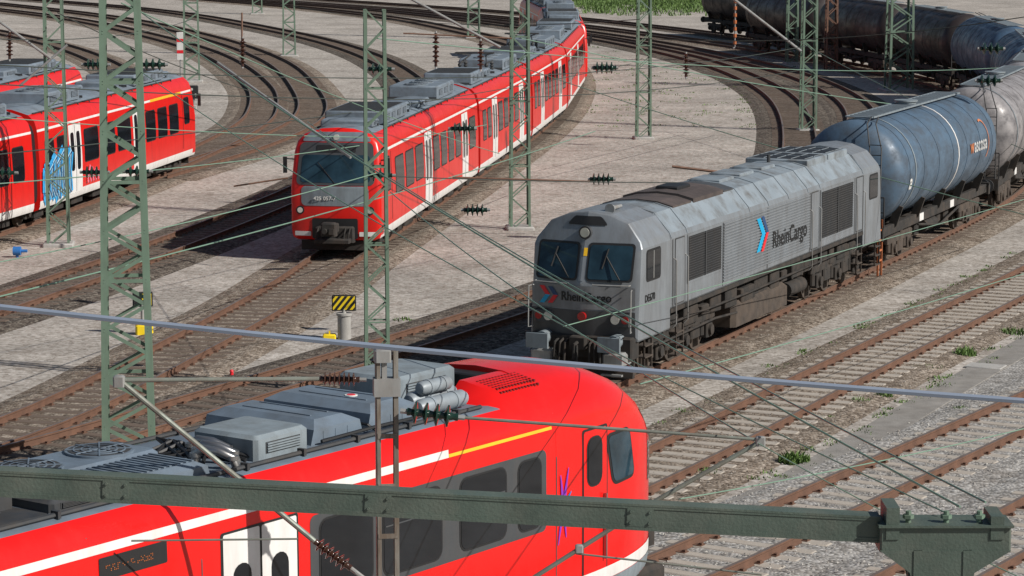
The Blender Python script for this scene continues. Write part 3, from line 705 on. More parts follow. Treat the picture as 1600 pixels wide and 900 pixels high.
# ------------------------------------------------------------------ locomotive
LP = [(0, 1.48), (1.30, 1.48), (1.325, 1.52), (1.325, 3.12), (1.28, 3.24), (.88, 3.70), (.5, 3.80), (0, 3.84)]
LX = interp(LP[1:]); lxf = lambda y, z: LX(z)
s1 = T1.proj(1.53, 60.3); loc, rz = place(T1, s1, 3.7, 16.3)
LO = thing('locomotive', 'silver-grey diesel locomotive with two windscreens and a red and blue arrow emblem', 'locomotive', loc, rz)
lyf = lambda x, z: .15*abs(x)+(.30*(z-2.30) if z > 2.30 else 0)+(.10*(1.5-z) if z < 1.5 else 0)
R66 = [(0, 1.0), (1.30, 1.0), (1.325, 1.04), (1.325, 3.10), (1.27, 3.26), (.95, 3.66), (.5, 3.84), (0, 3.9)]
body(R66, [1, 0, 0, 0, 0, 0, 0], 0, 2.3, [m_loco, m_black], LO, 'front_cab', (lyf, .035, 2.3), None, 14)
RXc = interp(R66[1:]); cxf = lambda y, z: RXc(z)
mb = MB(); mb.loft([[(x, y, z) for x, z in ringof(LP)] for y in (2.302, 18.3)], 0, True, lambda j: [1, 0, 0, 0, 2, 2, 2][j if j < 7 else 13-j])
mb.build('hood', [m_loco, m_black, m_locor], LO, 8)
Rr = ringof(R66); mb = MB(); rings = [[(x, 18.302, z) for x, z in Rr]]
for f, k in ((1, 1), (.985, .42), (.955, .16), (.9, .03), (.6, 0), (.3, 0), (0, 0)):
    rings.append([(x*f, 20.5-lyf(x*f, 2.2+(z-2.2)*f)-.035*k, 2.2+(z-2.2)*f) for x, z in Rr])
mb.loft(rings, 0, True, lambda j: 0); mb.build('rear_cab', [m_loco, m_black], LO, 14)
for sx in (-1, 1):
    a, b = sorted((sx*.10, sx*1.18))
    mb = MB(); mb.fpatch(lyf, a, b, 2.36, 3.22, .09, .010); fr = mb.build('windscreen', m_rub, LO)
    mb = MB(); mb.fpatch(lyf, a+.05, b-.05, 2.41, 3.17, .07, .020); mb.build('pane', m_glass2, fr)
    xx = sx*.62; mb = MB(); mb.beam((xx+.3, lyf(xx, 2.4)-.05, 2.42), (xx-.1, lyf(xx, 2.95)-.05, 2.95), .025); mb.beam((xx-.16, lyf(xx, 2.7)-.06, 2.65), (xx-.04, lyf(xx, 3.1)-.06, 3.1), .03); mb.build('wiper', m_rub, LO)
    mb = MB(); x = sx*.93; y = lyf(x, 1.5)
    mb.cbox(x-.25, x+.25, y-.06, y+.05, 1.36, 1.66, .04); cl = mb.build('light_cluster', m_locod, LO)
    mb = MB(); mb.cyl((x-sx*.11, y-.05, 1.51), (x-sx*.11, y-.085, 1.51), .105, 18); mb.build('headlight', m_lamp, cl)
    mb = MB(); mb.cyl((x+sx*.13, y-.05, 1.51), (x+sx*.13, y-.08, 1.51), .085, 18); mb.build('tail_light', m_rlamp, cl)
    mb = MB(); mb.tube([(sx*1.2, .1, 1.25), (sx*1.25, -.08, 1.25), (sx*1.25, -.06, 2.2), (sx*1.2, .12, 2.2)], .018, 6); mb.build('grab_rail', m_galv, LO)
    mb = MB(); mb.tube([(sx*.3, -.0, 2.30), (sx*.32, -.07, 2.30), (sx*1.15, .06, 2.30), (sx*1.15, .16, 2.30)], .018, 6); mb.build('grab_rail', m_galv, LO)
    mb = MB(); x = sx*.875; mb.cyl((x, .2, 1.03), (x, -.2, 1.03), .16, 16); mb.cyl((x, -.2, 1.03), (x, -.42, 1.03), .12, 16); mb.cbox(x-.28, x+.28, -.47, -.42, .84, 1.20, .02); mb.build('buffer', m_eq, LO)
    mb = MB(); mb.cbox(x-.28, x+.28, -.2, .3, .52, .80, .06); mb.box(x-.25, x+.25, -.35, -.2, .5, .54); mb.box(x-.25, x+.25, -.3, -.2, .28, .32); mb.build('step', m_galv, LO)
for a, b in ((-.06, 0), (0, .06)):
    mb = MB(); mb.fpatch(lyf, a, b, 2.36, 3.22, .0, .013); mb.build('centre_pillar', m_loco, LO)
mb = MB(); mb.fpatch(lyf, .005, .09, 2.92, 3.10, .0, .022); mb.build('yellow_sticker', m_yel, LO)
mb = MB(); mb.cyl((0, .42, 3.44), (0, .26, 3.44), .15, 20); tl = mb.build('top_headlight', m_eqd, LO)
mb = MB(); mb.cyl((0, .265, 3.44), (0, .245, 3.44), .11, 20); mb.build('lens', m_lamp, tl)
mb = MB(); mb.fpatch(lyf, -.50, .50, 3.60, 3.80, .06, .018, tap=.35); mb.build('roof_opening', m_rub, LO)
mb = MB(); mb.fpatch(lyf, -1.26, 1.26, 1.72, 2.25, .05, .008); mb.build('face_panel', m_locof, LO)
mb = MB(); mb.fpatch(lyf, -1.26, 1.26, 1.06, 1.69, .02, .008); mb.build('lower_face_panel', m_locod, LO)
def fronttext(p): 
    x = -.50+p.x; z = 1.90+p.y; return Vector((x, lyf(x, z)-.02-p.z, z))
text('RheinCargo', .29, m_txt, LO, None, 'front_lettering', sx=.88, ext=.004, bold=.014, bend=fronttext)
mb = MB()
def chev(mb, fn, ox, oz, s, mi_up, mi_dn):
    up = [(0, 1), (.42, 1), (.95, .5), (.53, .5)]; dn = [(.53, .5), (.95, .5), (.42, 0), (0, 0)]
    for pl, mi in ((up, mi_up), (dn, mi_dn)): mb.add([fn(ox+a*s*.75, oz+b*s) for a, b in pl], [(0, 1, 2, 3)], mi)
chev(mb, lambda x, z: (x, lyf(x, z)-.030, z), -1.06, 1.80, .40, 1, 0); chev(mb, lambda x, z: (x, lyf(x, z)-.034, z), -.84, 1.81, .38, 2, 1)
mb.build('arrow_emblem', [m_cyan, m_lred, m_navy], LO, 0)
mb = MB(); mb.cyl((.05, .02, 1.56), (.05, -.06, 1.56), .10, 14); mb.build('centre_lamp', m_rlamp, LO)
mb = MB(); mb.cbox(-1.25, 1.25, .02, .5, .62, 1.12, .04); mb.cbox(-.2, .2, -.2, .1, .82, 1.12, .03)
mb.tube([(0, -.1, 1.0), (0, -.35, .95), (0, -.38, .62)], .045, 8); mb.tube([(.06, -.35, .95), (.08, -.4, .6), (-.05, -.38, .5)], .03, 8)
for x in (-.55, -.42, -.3, .3, .42, .55): mb.tube([(x, .05, 1.02), (x, -.18, .96), (x*1.03, -.22, .55), (x*.9, -.08, .42)], .03, 8)
mb.build('buffer_beam', m_black, LO)
mb = MB(); mb.add([(-1.2, .2, .16), (1.2, .2, .16), (1.2, .3, .6), (-1.2, .3, .6), (-1.2, .34, .16), (1.2, .34, .16), (1.2, .36, .6), (-1.2, .36, .6)], [(0, 1, 2, 3), (4, 5, 6, 7), (0, 1, 5, 4), (3, 2, 6, 7), (0, 3, 7, 4), (1, 2, 6, 5)]); mb.build('snow_plough', m_black, LO)
for side in (1, -1):
    window(LO, cxf, .75, 1.6, 2.36, 3.0, side, .05, .05, name='cab_side_window')
    mb = MB(); mb.patch(cxf, 1.15, 1.19, 2.36, 3.0, 0, .016, side); mb.build('window_bar', m_galv, LO)
    window(LO, cxf, 18.95, 19.75, 2.36, 3.0, side, .05, .05, name='cab_side_window')
    for d in (2.62, 13.3, 17.6):
        mb = MB(); mb.patch(lxf, d-.03, d+.63, 1.53, 3.1, .03, .006, side); dr = mb.build('door', m_eqd, LO)
        mb = MB(); mb.patch(lxf, d, d+.60, 1.56, 3.07, .03, .012, side); mb.build('door_leaf', m_loco, dr)
        for dd in (d-.1, d+.7):
            mb = MB(); x = side*1.40; mb.tube([(side*1.30, dd, 1.0), (x, dd, 1.1), (x, dd, 2.6), (side*1.32, dd, 2.65)], .016, 6); mb.build('grab_rail', m_galv, LO)
    for a, b, z0, z1, n in ((3.5, 5.85, 1.98, 3.04, 18), (14.2, 17.2, 1.74, 3.02, 20)):
        mb = MB(); mb.patch(lxf, a-.06, b+.06, z0-.06, z1+.06, .02, .012, side); fr = mb.build('grille', m_loco, LO)
        mb = MB(); mb.patch(lxf, a, b, z0, z1, .0, .018, side); louvre(mb, a, b, z0, z1, side*1.343, side, n, 1, .012, .14)
        mb.box(*sorted((side*1.345, side*1.37)), (a+b)/2-.02, (a+b)/2+.02, z0, z1, 2)
        mb.build('louvres', [m_rub, m_eqd, m_locod], fr)
    mb = MB(); louvre(mb, 6.05, 13.1, 1.62, 3.08, side*1.326, side, 20, 0, .028, .28); mb.build('ribbed_panel', m_loco, LO)
    for d in (6.0, 9.5, 13.15, 14.05, 17.4, 2.42, 18.25):
        mb = MB(); mb.patch(lxf, d, d+.035, 1.53, 3.1, 0, .014, side); mb.build('panel_seam', m_locod, LO)
    mb = MB(); mb.box(*sorted((side*1.22, side*1.345)), 2.3, 18.3, 1.38, 1.475); mb.build('side_sill', m_black, LO)
    mb = MB(); rr = random.Random(9+side)
    y = 2.5
    while y < 18:
        l = rr.uniform(.3, 1.1); mb.cbox(*sorted((side*.9, side*rr.uniform(1.12, 1.28))), y, y+l, rr.uniform(.85, 1.0), rr.uniform(1.2, 1.4), .03); y += l+rr.uniform(.08, .4)
    mb.tube([(side*1.28, 2.4, 1.12), (side*1.3, 8, 1.08), (side*1.28, 18.2, 1.12)], .03, 6); mb.build('frame_equipment', m_black, LO)
    for y in (.6, 2.7, 17.7, 19.6):
        mb = MB()
        for z in (.3, .58, .84): mb.box(*sorted((side*1.12, side*1.36)), y, y+.5, z, z+.03)
        mb.box(*sorted((side*1.3, side*1.34)), y, y+.03, .3, 1.0); mb.box(*sorted((side*1.3, side*1.34)), y+.47, y+.5, .3, 1.0); mb.build('step', m_undr, LO)
text('RheinCargo', .62, m_txt, LO, sideM(1.360, 9.85, 2.0), 'side_lettering', sx=1.0, bold=.010)
text('DE670', .24, m_txt, LO, sideM(1.333, .62, 1.86), 'number')
def bigchev(mb, fn, oy, oz, wd, ht, dep, ms):
    up = [(0, 1), (wd, 1), (dep+wd, .5), (dep, .5)]; dn = [(dep, .5), (dep+wd, .5), (wd, 0), (0, 0)]
    for pl, mi in ((up, ms[0]), (dn, ms[1])): mb.add([fn(oy+a, oz+b*ht) for a, b in pl], [(0, 1, 2, 3)], mi)
mb = MB(); bigchev(mb, lambda y, z: (1.362, y, z), 8.55, 2.04, .28, .86, .42, (0, 0)); bigchev(mb, lambda y, z: (1.3645, y, z), 8.92, 2.02, .20, .90, .40, (2, 1))
mb.build('arrow_emblem', [m_cyan, m_lred, m_navy], LO, 0)
def slab(y0, y1, off, mat, name, k0=4):
    top = LP[k0:]; up = [(x*(1+off*.5), z+off) for x, z in top]
    ring = up+[(-x, z) for x, z in up[::-1][1:]]
    low = [(x, z-.04-off) for x, z in ring[::-1]]
    mb = MB(); mb.loft([[(x, y, z) for x, z in ring+low] for y in (y0, y1)]); return mb.build(name, mat, LO, 8)
slab(3.6, 4.9, .03, m_soot, 'roof_hatch', 5); slab(5.0, 7.2, .07, m_soot, 'exhaust_housing', 5); slab(7.3, 8.0, .025, m_locod, 'roof_hatch', 5)
mb = MB(); mb.cbox(-.3, .3, 5.6, 6.5, 3.88, 3.97, .03); mb.build('exhaust_port', m_rub, LO)
for k in range(2):
    mb = MB(); y0 = 14.3+k*1.95; mb.cbox(-.9, .9, y0, y0+1.8, 3.68, 3.87, .03); mb.box(-.80, .80, y0+.1, y0+1.7, 3.868, 3.875, 1)
    for i in range(5): mb.box(-.80+i*.39, -.785+i*.39, y0+.1, y0+1.7, 3.875, 3.89)
    mb.box(-.80, .80, y0+.88, y0+.91, 3.875, 3.895)
    mb.build('radiator_fan_grille', [m_locor, m_rub], LO)
for y in (2.35, 3.45, 8.1, 9.6, 11.3, 13.0, 14.1, 18.25):
    mb = MB(); hp = LP[3:]; full = hp+[(-x, z) for x, z in hp[::-1][1:]]
    mb.tube([(x, y, z+.008) for x, z in full], .018, 4)
    mb.build('roof_rib', m_locor, LO)
for y in (8.4, 10.0, 11.8):
    mb = MB(); mb.cbox(-.42, .42, y, y+1.1, 3.76, 3.88, .03); mb.build('roof_hatch', m_locor, LO)
mb = MB(); mb.cyl((0, 13.6, 3.8), (0, 13.6, 4.05), .05, 8); mb.build('antenna', m_eqd, LO)
mb = MB(); mb.lathe((.35, 1.6, 3.93), (.35, .9, 3.93), [(0, .04), (.6, .05), (1, .12)], 12); mb.build('horn', m_galv, LO)
bogie(LO, 3.7, 1.75, .53, 3, 1.08, m_black, .95); bogie(LO, 16.3, 1.75, .53, 3, 1.08, m_black, .95)
mb = MB(); mb.cbox(-1.25, 1.25, 7.2, 11.6, .3, .92, .12); mb.build('fuel_tank', m_undr, LO)
for s_ in (1, -1):
    mb = MB(); mb.cyl((s_*1.08, 11.8, .62), (s_*1.08, 13.2, .62), .2, 14); mb.build('air_reservoir', m_black, LO)
    mb = MB(); mb.tube([(s_*1.3, 1.6, .75), (s_*1.32, 5.5, .8), (s_*1.3, 7.2, .7)], .03, 6); mb.build('brake_pipe', m_black, LO)
mb = MB(); mb.box(-.9, .9, .3, 20.2, .75, 1.0); mb.box(-1.0, 1.0, 2.35, 18.28, 1.0, 1.478); mb.build('underframe', m_black, LO)
# ------------------------------------------------------------------ tank wagons
def tank_paint(name, c, d, dc): return M(name, c, .40, .05, .14, 1.2, d, dc, st=(.9, .45, .9), lo=.40, hi=.62)
tp = [tank_paint('tank_blue', (.085, .135, .195), .75, (.045, .058, .075)), tank_paint('tank_grey', (.28, .265, .265), .85, (.09, .085, .09)), tank_paint('tank_pale', (.26, .255, .265), .8, (.075, .075, .085)),
      tank_paint('tank_slate', (.08, .14, .22), .6, (.035, .045, .06)), tank_paint('tank_brown', (.042, .032, .03), .6, (.02, .017, .017))]
ZT = 2.74; RT = 1.60; LB = 14.1
def tank_wagon(loc, rz, mt, label, rings=(), grp='tank wagons behind the locomotive'):
    e = thing('tank_wagon', label, 'tank wagon', loc, rz, grp)
    Lb = LB; a = .35; b = Lb-.35
    prof = [(0, .01)]; dm = .65; L = b-a
    for k in range(1, 9):
        th = k/8*pi/2; prof.append((dm*(1-cos(th))/L, RT*sin(th)**.8))
    prof += [(1-t, r) for t, r in prof[::-1]]
    mb = MB(); mb.lathe((0, a, ZT), (0, b, ZT), prof, 40); mb.build('tank', mt, e, 50)
    for t in (.09, .22, .36, .5, .64, .78, .91):
        mb = MB(); y = a+L*t; mb.lathe((0, y-.025, ZT), (0, y+.025, ZT), [(0, RT), (0, RT+.012), (1, RT+.012), (1, RT)], 40, caps=False); mb.build('hoop', mt, e, 50)
    for t in rings:
        mb = MB(); y = a+L*t; mb.lathe((0, y-.05, ZT), (0, y+.05, ZT), [(0, RT), (0, RT+.02), (1, RT+.02), (1, RT)], 40, caps=False); mb.build('white_band', m_eq if t < .3 else m_white, e, 50)
    mb = MB(); yc = (a+b)/2
    for x in (-.42, .42): mb.beam((x, a+1.2, ZT+RT+.06), (x, b-1.2, ZT+RT+.06), .05)
    n = 26
    for i in range(n): y = a+1.2+(L-2.4)*i/(n-1); mb.box(-.42, .42, y-.10, y+.10, ZT+RT+.05, ZT+RT+.08)
    mb.build('walkway', m_eq, e)
    mb = MB(); mb.cyl((0, yc, ZT+RT-.02), (0, yc, ZT+RT+.15), .33, 18); mb.cyl((0, yc, ZT+RT+.15), (0, yc, ZT+RT+.2), .38, 18)
    mb.build('manhole', m_eq, e)
    mb = MB()
    for s_ in (1, -1):
        mb.cbox(*sorted((s_*.95, s_*1.12)), .1, Lb-.1, .92, 1.2, .02)
        for t in (.1, .3, .5, .7, .9): y = a+L*t; mb.beam((s_*1.05, y, 1.15), (s_*1.25, y, 1.75), .25, .1, up=(0, 1, 0))
    mb.box(-1.2, 1.2, .0, .2, .85, 1.25); mb.box(-1.2, 1.2, Lb-.2, Lb, .85, 1.25)
    for i in range(6): mb.cbox(-.9, .9, 4.1+i*.95, 4.1+i*.95+.3+random.random()*.4, .45, .95, .04)
    for s_ in (1, -1):
        mb.cyl((s_*.9, 5.8, .65), (s_*.9, 7.2, .65), .2, 12); mb.tube([(s_*1.2, 4.2, .9), (s_*1.22, 7.0, .6), (s_*1.2, 9.6, .9)], .04, 6)
    mb.build('underframe', m_black, e)
    for y0, d in ((.0, -1), (Lb, 1)):
        for x in (-.875, .875):
            mb = MB(); mb.cyl((x, y0, 1.04), (x, y0+d*.4, 1.04), .13, 12); mb.cyl((x, y0+d*.4, 1.04), (x, y0+d*.46, 1.04), .24, 18); mb.build('buffer', m_eqd, e)
    mb = MB()
    for x in (.72, 1.08): mb.tube([(x, .05, 1.2), (x, .12, 3.6), (x*.75, .45, 4.30), (x*.6, 1.3, 4.43)], .022, 6)
    for k in range(9): z = 1.3+k*.3; mb.beam((.72, .05+.03*(z-1.2), z), (1.08, .05+.03*(z-1.2), z), .025)
    mb.build('ladder', m_eqd, e)
    mb = MB()
    for x in (-1.2, -.5, .5, 1.2): mb.beam((x, .08, 1.2), (x, .08, 2.15), .035)
    mb.beam((-1.2, .08, 2.15), (1.2, .08, 2.15), .035); mb.beam((-1.2, .08, 1.7), (1.2, .08, 1.7), .03); mb.build('end_railing', m_eqd, e)
    bogie(e, 2.5, 1.8, .46, 2, 1.02, m_undr, .80); bogie(e, Lb-2.5, 1.8, .46, 2, 1.02, m_undr, .80)
    for ya in (4.6, 8.6):
        mb = MB(); mb.box(1.125, 1.15, ya, ya+.5, .95, 1.18); mb.build('data_plate', m_white, e)
    return e
sw = s1+20.98
wl = [('blue-grey tank wagon coupled directly behind the locomotive, with white band and lettering', tp[0], (.55, .14)),
      ('weathered grey tank wagon, second behind the locomotive at the right edge', tp[1], (.1,)),
      ('pale grey tank wagon, third behind the locomotive on the bend', tp[2], ()),
      ('slate blue tank wagon, fourth behind the locomotive, turning away on the bend', tp[3], (.5,)),
      ('slate blue tank wagon, fifth behind the locomotive, right of the wide lattice mast', tp[3], ()),
      ('dark brown tank wagon, sixth behind the locomotive, behind the wide lattice mast', tp[4], ()),
      ('dark brown tank wagon, seventh behind the locomotive, left of the wide lattice mast', tp[4], ()),
      ('dark brown tank wagon, eighth and last in view behind the locomotive', tp[4], ())]
WG = []
for k, (lb, mt, rg) in enumerate(wl):
    loc, rz = place(T1, sw+k*15.05, 2.5, 11.6); WG.append(tank_wagon(loc, rz, mt, lb, rg))
s12 = T12.proj(25.0, 192)
for k, lb in enumerate(('dark tank wagon of the back row, the right-hand one', 'dark tank wagon of the back row, the left-hand one')):
    loc, rz = place(T12, s12+k*15.05, 2.5, 11.6); tank_wagon(loc, rz, tp[4], lb, grp='dark tank wagons in the back row')
def tb(y0, ang0):
    def f(p):
        th = ang0+p.y/RT; r = RT+.02+p.z
        return Vector((r*cos(th), y0+p.x, ZT+r*sin(th)))
    return f
text('w', .68, m_txto, WG[0], None, 'lettering', bend=tb(9.3, -.05)); text('ascos', .68, m_txtf, WG[0], None, 'lettering', bend=tb(9.85, -.05)); text('a', .68, m_txtf, WG[0], None, 'lettering', bend=tb(11.35, -.05))
text('a', .7, m_txtw, WG[0], None, 'lettering', bend=tb(1.55, -.3))
mb = MB(); n = 22; vs = []
for i in range(n+1):
    t = radians(-60+i*170/n)
    for rr_ in (.56, .63): 
        y = 11.4+rr_*cos(t)*.9; q = rr_*sin(t)*1.15+.22; vs.append(((RT+.022)*cos(q/RT), y, ZT+(RT+.022)*sin(q/RT)))
mb.add(vs, [(2*i, 2*i+1, 2*i+3, 2*i+2) for i in range(n)]); mb.build('orange_ring', m_txto, WG[0])
# ------------------------------------------------------------------ masts
def lattice(base, h, wb, wt, nseg, label, bar=.09, brace=.05, rz=0, mat=None, foot=True, wd=1.0):
    e = thing('lattice_mast', label, 'mast', (base[0], base[1], -.24), rz); mat = mat or m_green
    hw = lambda z: (wb+(wt-wb)*z/h)/2
    for sx in (-1, 1):
        for sy in (-1, 1):
            mb = MB(); a = Vector((sx*hw(0), sy*hw(0)*wd, 0)); b = Vector((sx*hw(h), sy*hw(h)*wd, h)); t = bar*.14
            mb.beam(a, b, bar, t, up=(0, 1, 0)); off = Vector((sx*(bar/2-t/2), -sy*bar/2, 0)); mb.beam(a+off+Vector((0, -sy*t/2, 0)), b+off+Vector((0, -sy*t/2, 0)), t, bar, up=(0, 1, 0))
            mb.build('corner_post', mat, e, 0)
    mb = MB()
    for f in range(4):
        for i in range(nseg):
            z0 = h*i/nseg; z1 = h*(i+1)/nseg
            s0 = 1 if i % 2 == 0 else -1
            def pt(s_, z):
                w_ = hw(z)
                return [(s_*w_, w_*wd, z), (s_*w_, -w_*wd, z), (w_, s_*w_*wd, z), (-w_, s_*w_*wd, z)][f]
            nrm = [(0, 1, 0), (0, 1, 0), (1, 0, 0), (1, 0, 0)][f]
            mb.beam(pt(-s0, z0), pt(s0, z1), brace, .014, up=nrm)
            if i % 4 == 0 and i: mb.beam(pt(-1, z0), pt(1, z0), brace, .014, up=nrm)
    mb.build('lattice_bracing', mat, e, 0)
    if foot:
        mb = MB(); mb.cbox(-wb*.75, wb*.75, -wb*.75*max(wd, .6), wb*.75*max(wd, .6), -.1, .12, .04); mb.build('foundation', m_conc, e)
    return e
def base(u, v): return G(u, v, -.24)
lattice((-7.55, 52.0), 12.5, .92, .56, 26, 'large green lattice mast standing on the left behind the nearest train', .13, .07, .12)
lattice((-3.05, 59.9), 8.75, .50, .42, 20, 'slim green lattice mast in the middle, between the yellow board and the near train', .075, .035, .1, wd=.8)
def b_(u, v): q = base(u, v); return (q.x, q.y)
lattice(b_(92, 384), 11, .66, .5, 20, 'green lattice mast in front of the left red train', .08, .04, .1)
lattice(b_(812, 358), 12, .62, .5, 22, 'green lattice mast standing beside the middle red train', .08, .04, .1)
lattice(b_(1005, 217), 12, .62, .5, 22, 'green lattice mast alone on the bare ground behind the locomotive', .08, .04, .1)
lattice(b_(1262, 205), 12, .68, .55, 22, 'green lattice mast just left of the first tank wagon', .09, .045, .1)
lattice(b_(1404, 142), 12, 1.35, 1.1, 14, 'wide dark lattice mast among the tank wagons at top right', .13, .08, .1)
lattice(b_(452, 88), 12, .85, .6, 20, 'distant green lattice mast left of the middle train roof', .1, .06, .1)
lattice(b_(300, 128), 12, .9, .7, 20, 'distant lattice mast behind the end of the left train', .1, .06, .1)
lattice(b_(740, 60), 12, .9, .7, 20, 'distant lattice mast beyond the middle train roof, at the top edge', .1, .06, .1)
lattice(b_(1237, 100), 12, .7, .5, 20, 'thin distant mast left of the dark tank wagons', .1, .06, .1)
lattice(b_(1298, 112), 12, .7, .5, 20, 'rust brown distant mast in front of the dark tank wagons', .1, .06, .1, m_rusty)
lattice(b_(402, 22), 8, .9, .7, 16, 'farthest small mast near the top edge beside the curved tracks', .12, .07, .1)
PO = Vector((W(604, 560, 32.5).x, 32.0, 0))
zt = W(604, 548, 32.4).z
e = thing('catenary_post', 'weathered double-channel steel post in front of the nearest train', 'post', (PO.x, PO.y, -.24), .15)
for sx in (-.125, .125):
    mb = MB(); mb.box(sx-.012 if sx < 0 else sx-.005, sx+.005 if sx < 0 else sx+.012, -.06, .06, 0, zt+.24)
    mb.box(*sorted((sx, sx+(.045 if sx < 0 else -.045))), -.068, -.055, 0, zt+.24); mb.box(*sorted((sx, sx+(.045 if sx < 0 else -.045))), .055, .068, 0, zt+.24)
    mb.build('channel', m_post, e, 0)
for k in range(9):
    mb = MB(); mb.box(-.12, .12, -.075, -.068, .4+k*.62, .46+k*.62); mb.build('tie_plate', m_post, e, 0)
mb = MB(); mb.cbox(-.15, .05, -.1, .1, zt+.1, zt+.26, .02); mb.box(-.06, .0, -.05, .05, zt-.3, zt+.12); mb.box(-.16, .16, -.09, .09, zt-.32, zt-.1); mb.build('head_bracket', m_galv, e)
mb = MB(); mb.cbox(-.35, .35, -.35, .35, -.1, .3, .05); mb.build('foundation', m_conc, e)
def insprof(n, r, core):
    p = [(0, core*1.2), (.04, core*1.2)]
    for i in range(n):
        a = .08+.84*i/n; w_ = .84/n
        p += [(a+w_*.05, core), (a+w_*.35, r), (a+w_*.5, r*.97), (a+w_*.62, core*1.3), (a+w_*.95, core)]
    return p+[(.96, core*1.2), (1, core*1.2)]
def insulator(p0, p1, r, n, label, mat=None, core=None):
    p0 = Vector(p0); p1 = Vector(p1); e = thing('insulator', label, 'insulator', p0)
    core = core or r*.35; d = p1-p0
    mb = MB(); mb.lathe((0, 0, 0), d, insprof(n, r, core), 16); mb.build('shed_stack', mat or m_insb, e, 60)
    a = d.normalized()
    mb = MB(); mb.cyl(-a*.08, a*.02, core*.8, 8); mb.build('end_fitting', m_galv, e)
    mb = MB(); mb.cyl(d-a*.02, d+a*.08, core*.8, 8); mb.build('end_fitting', m_galv, e)
    return e
td = 32.4
def rod(name, label, pts, r, mat=m_tube):
    mb = MB(); mb.tube(pts, r, 10); return tag(mb.build(name, mat), label, 'rod')
A = lambda u, v, t=td: W(u, v, t)
e = thing('catenary_bracket', 'green catenary bracket reaching left from the near post over the nearest train', 'bracket', A(186, 594, 31.9))
o = e.location.copy()
mb = MB(); mb.tube([Vector((0, 0, 0)), A(500, 592)-o], .028, 10); mb.build('top_tube', m_tube, e)
mb = MB(); mb.tube([Vector((0, 0, 0)), A(492, 846, td-.3)-o], .034, 10); mb.build('diagonal_tube', m_tube, e)
mb = MB(); mb.cbox(-.07, .07, -.05, .05, -.08, .06, .02); mb.build('clamp', m_galv, e)
insulator(A(500, 592), A(562, 593), .085, 7, 'brown ribbed insulator at the left side of the near post head', m_insb)
insulator(A(492, 846, td-.3), A(548, 888, td-.3), .09, 6, 'brown ribbed insulator on the sloping tube left of the near post', m_insb)
mb = MB(); mb.tube([A(548, 888, td-.3), A(596, 925, td)], .03, 8); tag(mb.build('pipe', m_galv), 'short pipe joining the sloping tube to the near post', 'pipe')
insulator(A(636, 643), A(716, 652), .14, 4, 'dark disc insulator at the right side of the near post head', m_insg, .04)
e = thing('catenary_bracket', 'green catenary bracket reaching right from the near post', 'bracket', A(716, 652))
o = e.location.copy()
mb = MB(); mb.tube([Vector((0, 0, 0)), A(1188, 687)-o], .02, 10); mb.build('top_tube', m_tube, e)
mb = MB(); mb.tube([A(1188, 690)-o, A(1020, 785)-o, A(830, 905)-o], .028, 10); mb.build('diagonal_tube', m_tube, e)
mb = MB(); q = A(1188, 688)-o; mb.cbox(q.x-.06, q.x+.06, q.y-.04, q.y+.04, q.z-.07, q.z+.05, .015); mb.build('clamp', m_galv, e)
mb = MB(); q = A(905, 857)-o; mb.cbox(q.x-.05, q.x+.05, q.y-.04, q.y+.04, q.z-.05, q.z+.05, .015); mb.build('clamp', m_galv, e)
rod('registration_rod', 'thin level rod hanging in front of the nearest train at lower left', [A(205, 845, 31.5), A(465, 842, 31.8)], .012)
rod('registration_rod', 'thin rod below the right bracket near the train nose', [A(900, 865), A(1190, 898)], .012)
B0 = W(-60, 749, 28.5); B1 = W(1372, 824, 28.5)
e = thing('portal_beam', 'long dark green steel beam crossing the whole lower foreground', 'beam', B0); d = B1-B0
mb = MB(); up = Vector((0, 0, 1))
dn = d.normalized(); side_ = dn.cross(up).normalized(); uu = side_.cross(dn)
for s_ in (1, -1): mb.beam(uu*s_*.13, d+uu*s_*.13, .24, .024)
mb.beam(side_*.10, d+side_*.10, .014, .25); mb.beam(-side_*.10, d-side_*.10, .014, .25)
for s_ in (1, -1): mb.beam(uu*s_*.112+side_*.110, d+uu*s_*.112+side_*.110, .012, .04)
mb.build('box_girder', m_greend, e, 0)
for k in (.17, .455, .74):
    mb = MB(); p = d*k+side_*.112; mb.beam(p-dn*.14, p+dn*.14, .014, .2)
    for a_ in (-.1, .1):
        for b2 in (-.06, .06): mb.cyl(p+dn*a_+uu*b2, p+dn*a_+uu*b2+side_*.025, .016, 8)
    mb.build('splice_plate', m_greend, e)
hc = W(1468, 838, 28.5)
e = thing('lattice_mast', 'dark green mast with box head carrying the foreground beam at lower right', 'mast', (hc.x, hc.y, -.24), 0)
zc = hc.z+.24
mb = MB(); mb.cbox(-.66, .72, -.22, .22, zc-.12, zc+.16, .02); mb.box(-.60, -.46, -.235, .235, zc+.02, zc+.36); mb.box(.5, .64, -.235, .235, zc+.02, zc+.27); mb.box(-.68, .74, -.26, .26, zc+.15, zc+.175)
mb.build('head_box', m_greend, e, 0)
for y_ in (-.235, .215):
    mb = MB(); mb.poly([(-.66, y_, zc-.1), (.72, y_, zc-.1), (.34, y_, zc-.34), (.22, y_, zc-.9), (-.22, y_, zc-.9), (-.34, y_, zc-.34)], (0, 1, 0), .02); mb.build('gusset_plate', m_greend, e, 0)
mb = MB()
for x in (-.26, .26):
    for y in (-.2, .2): mb.beam((x, y, 0), (x, y, zc-.1), .09)
for k in range(7):
    z0 = (zc-.6)*k/7; z1 = (zc-.6)*(k+1)/7; s_ = 1 if k % 2 else -1
    for y in (-.2, .2): mb.beam((s_*.26, y, z0), (-s_*.26, y, z1), .05, .012, up=(0, 1, 0))
mb.build('lattice_column', m_greend, e, 0)
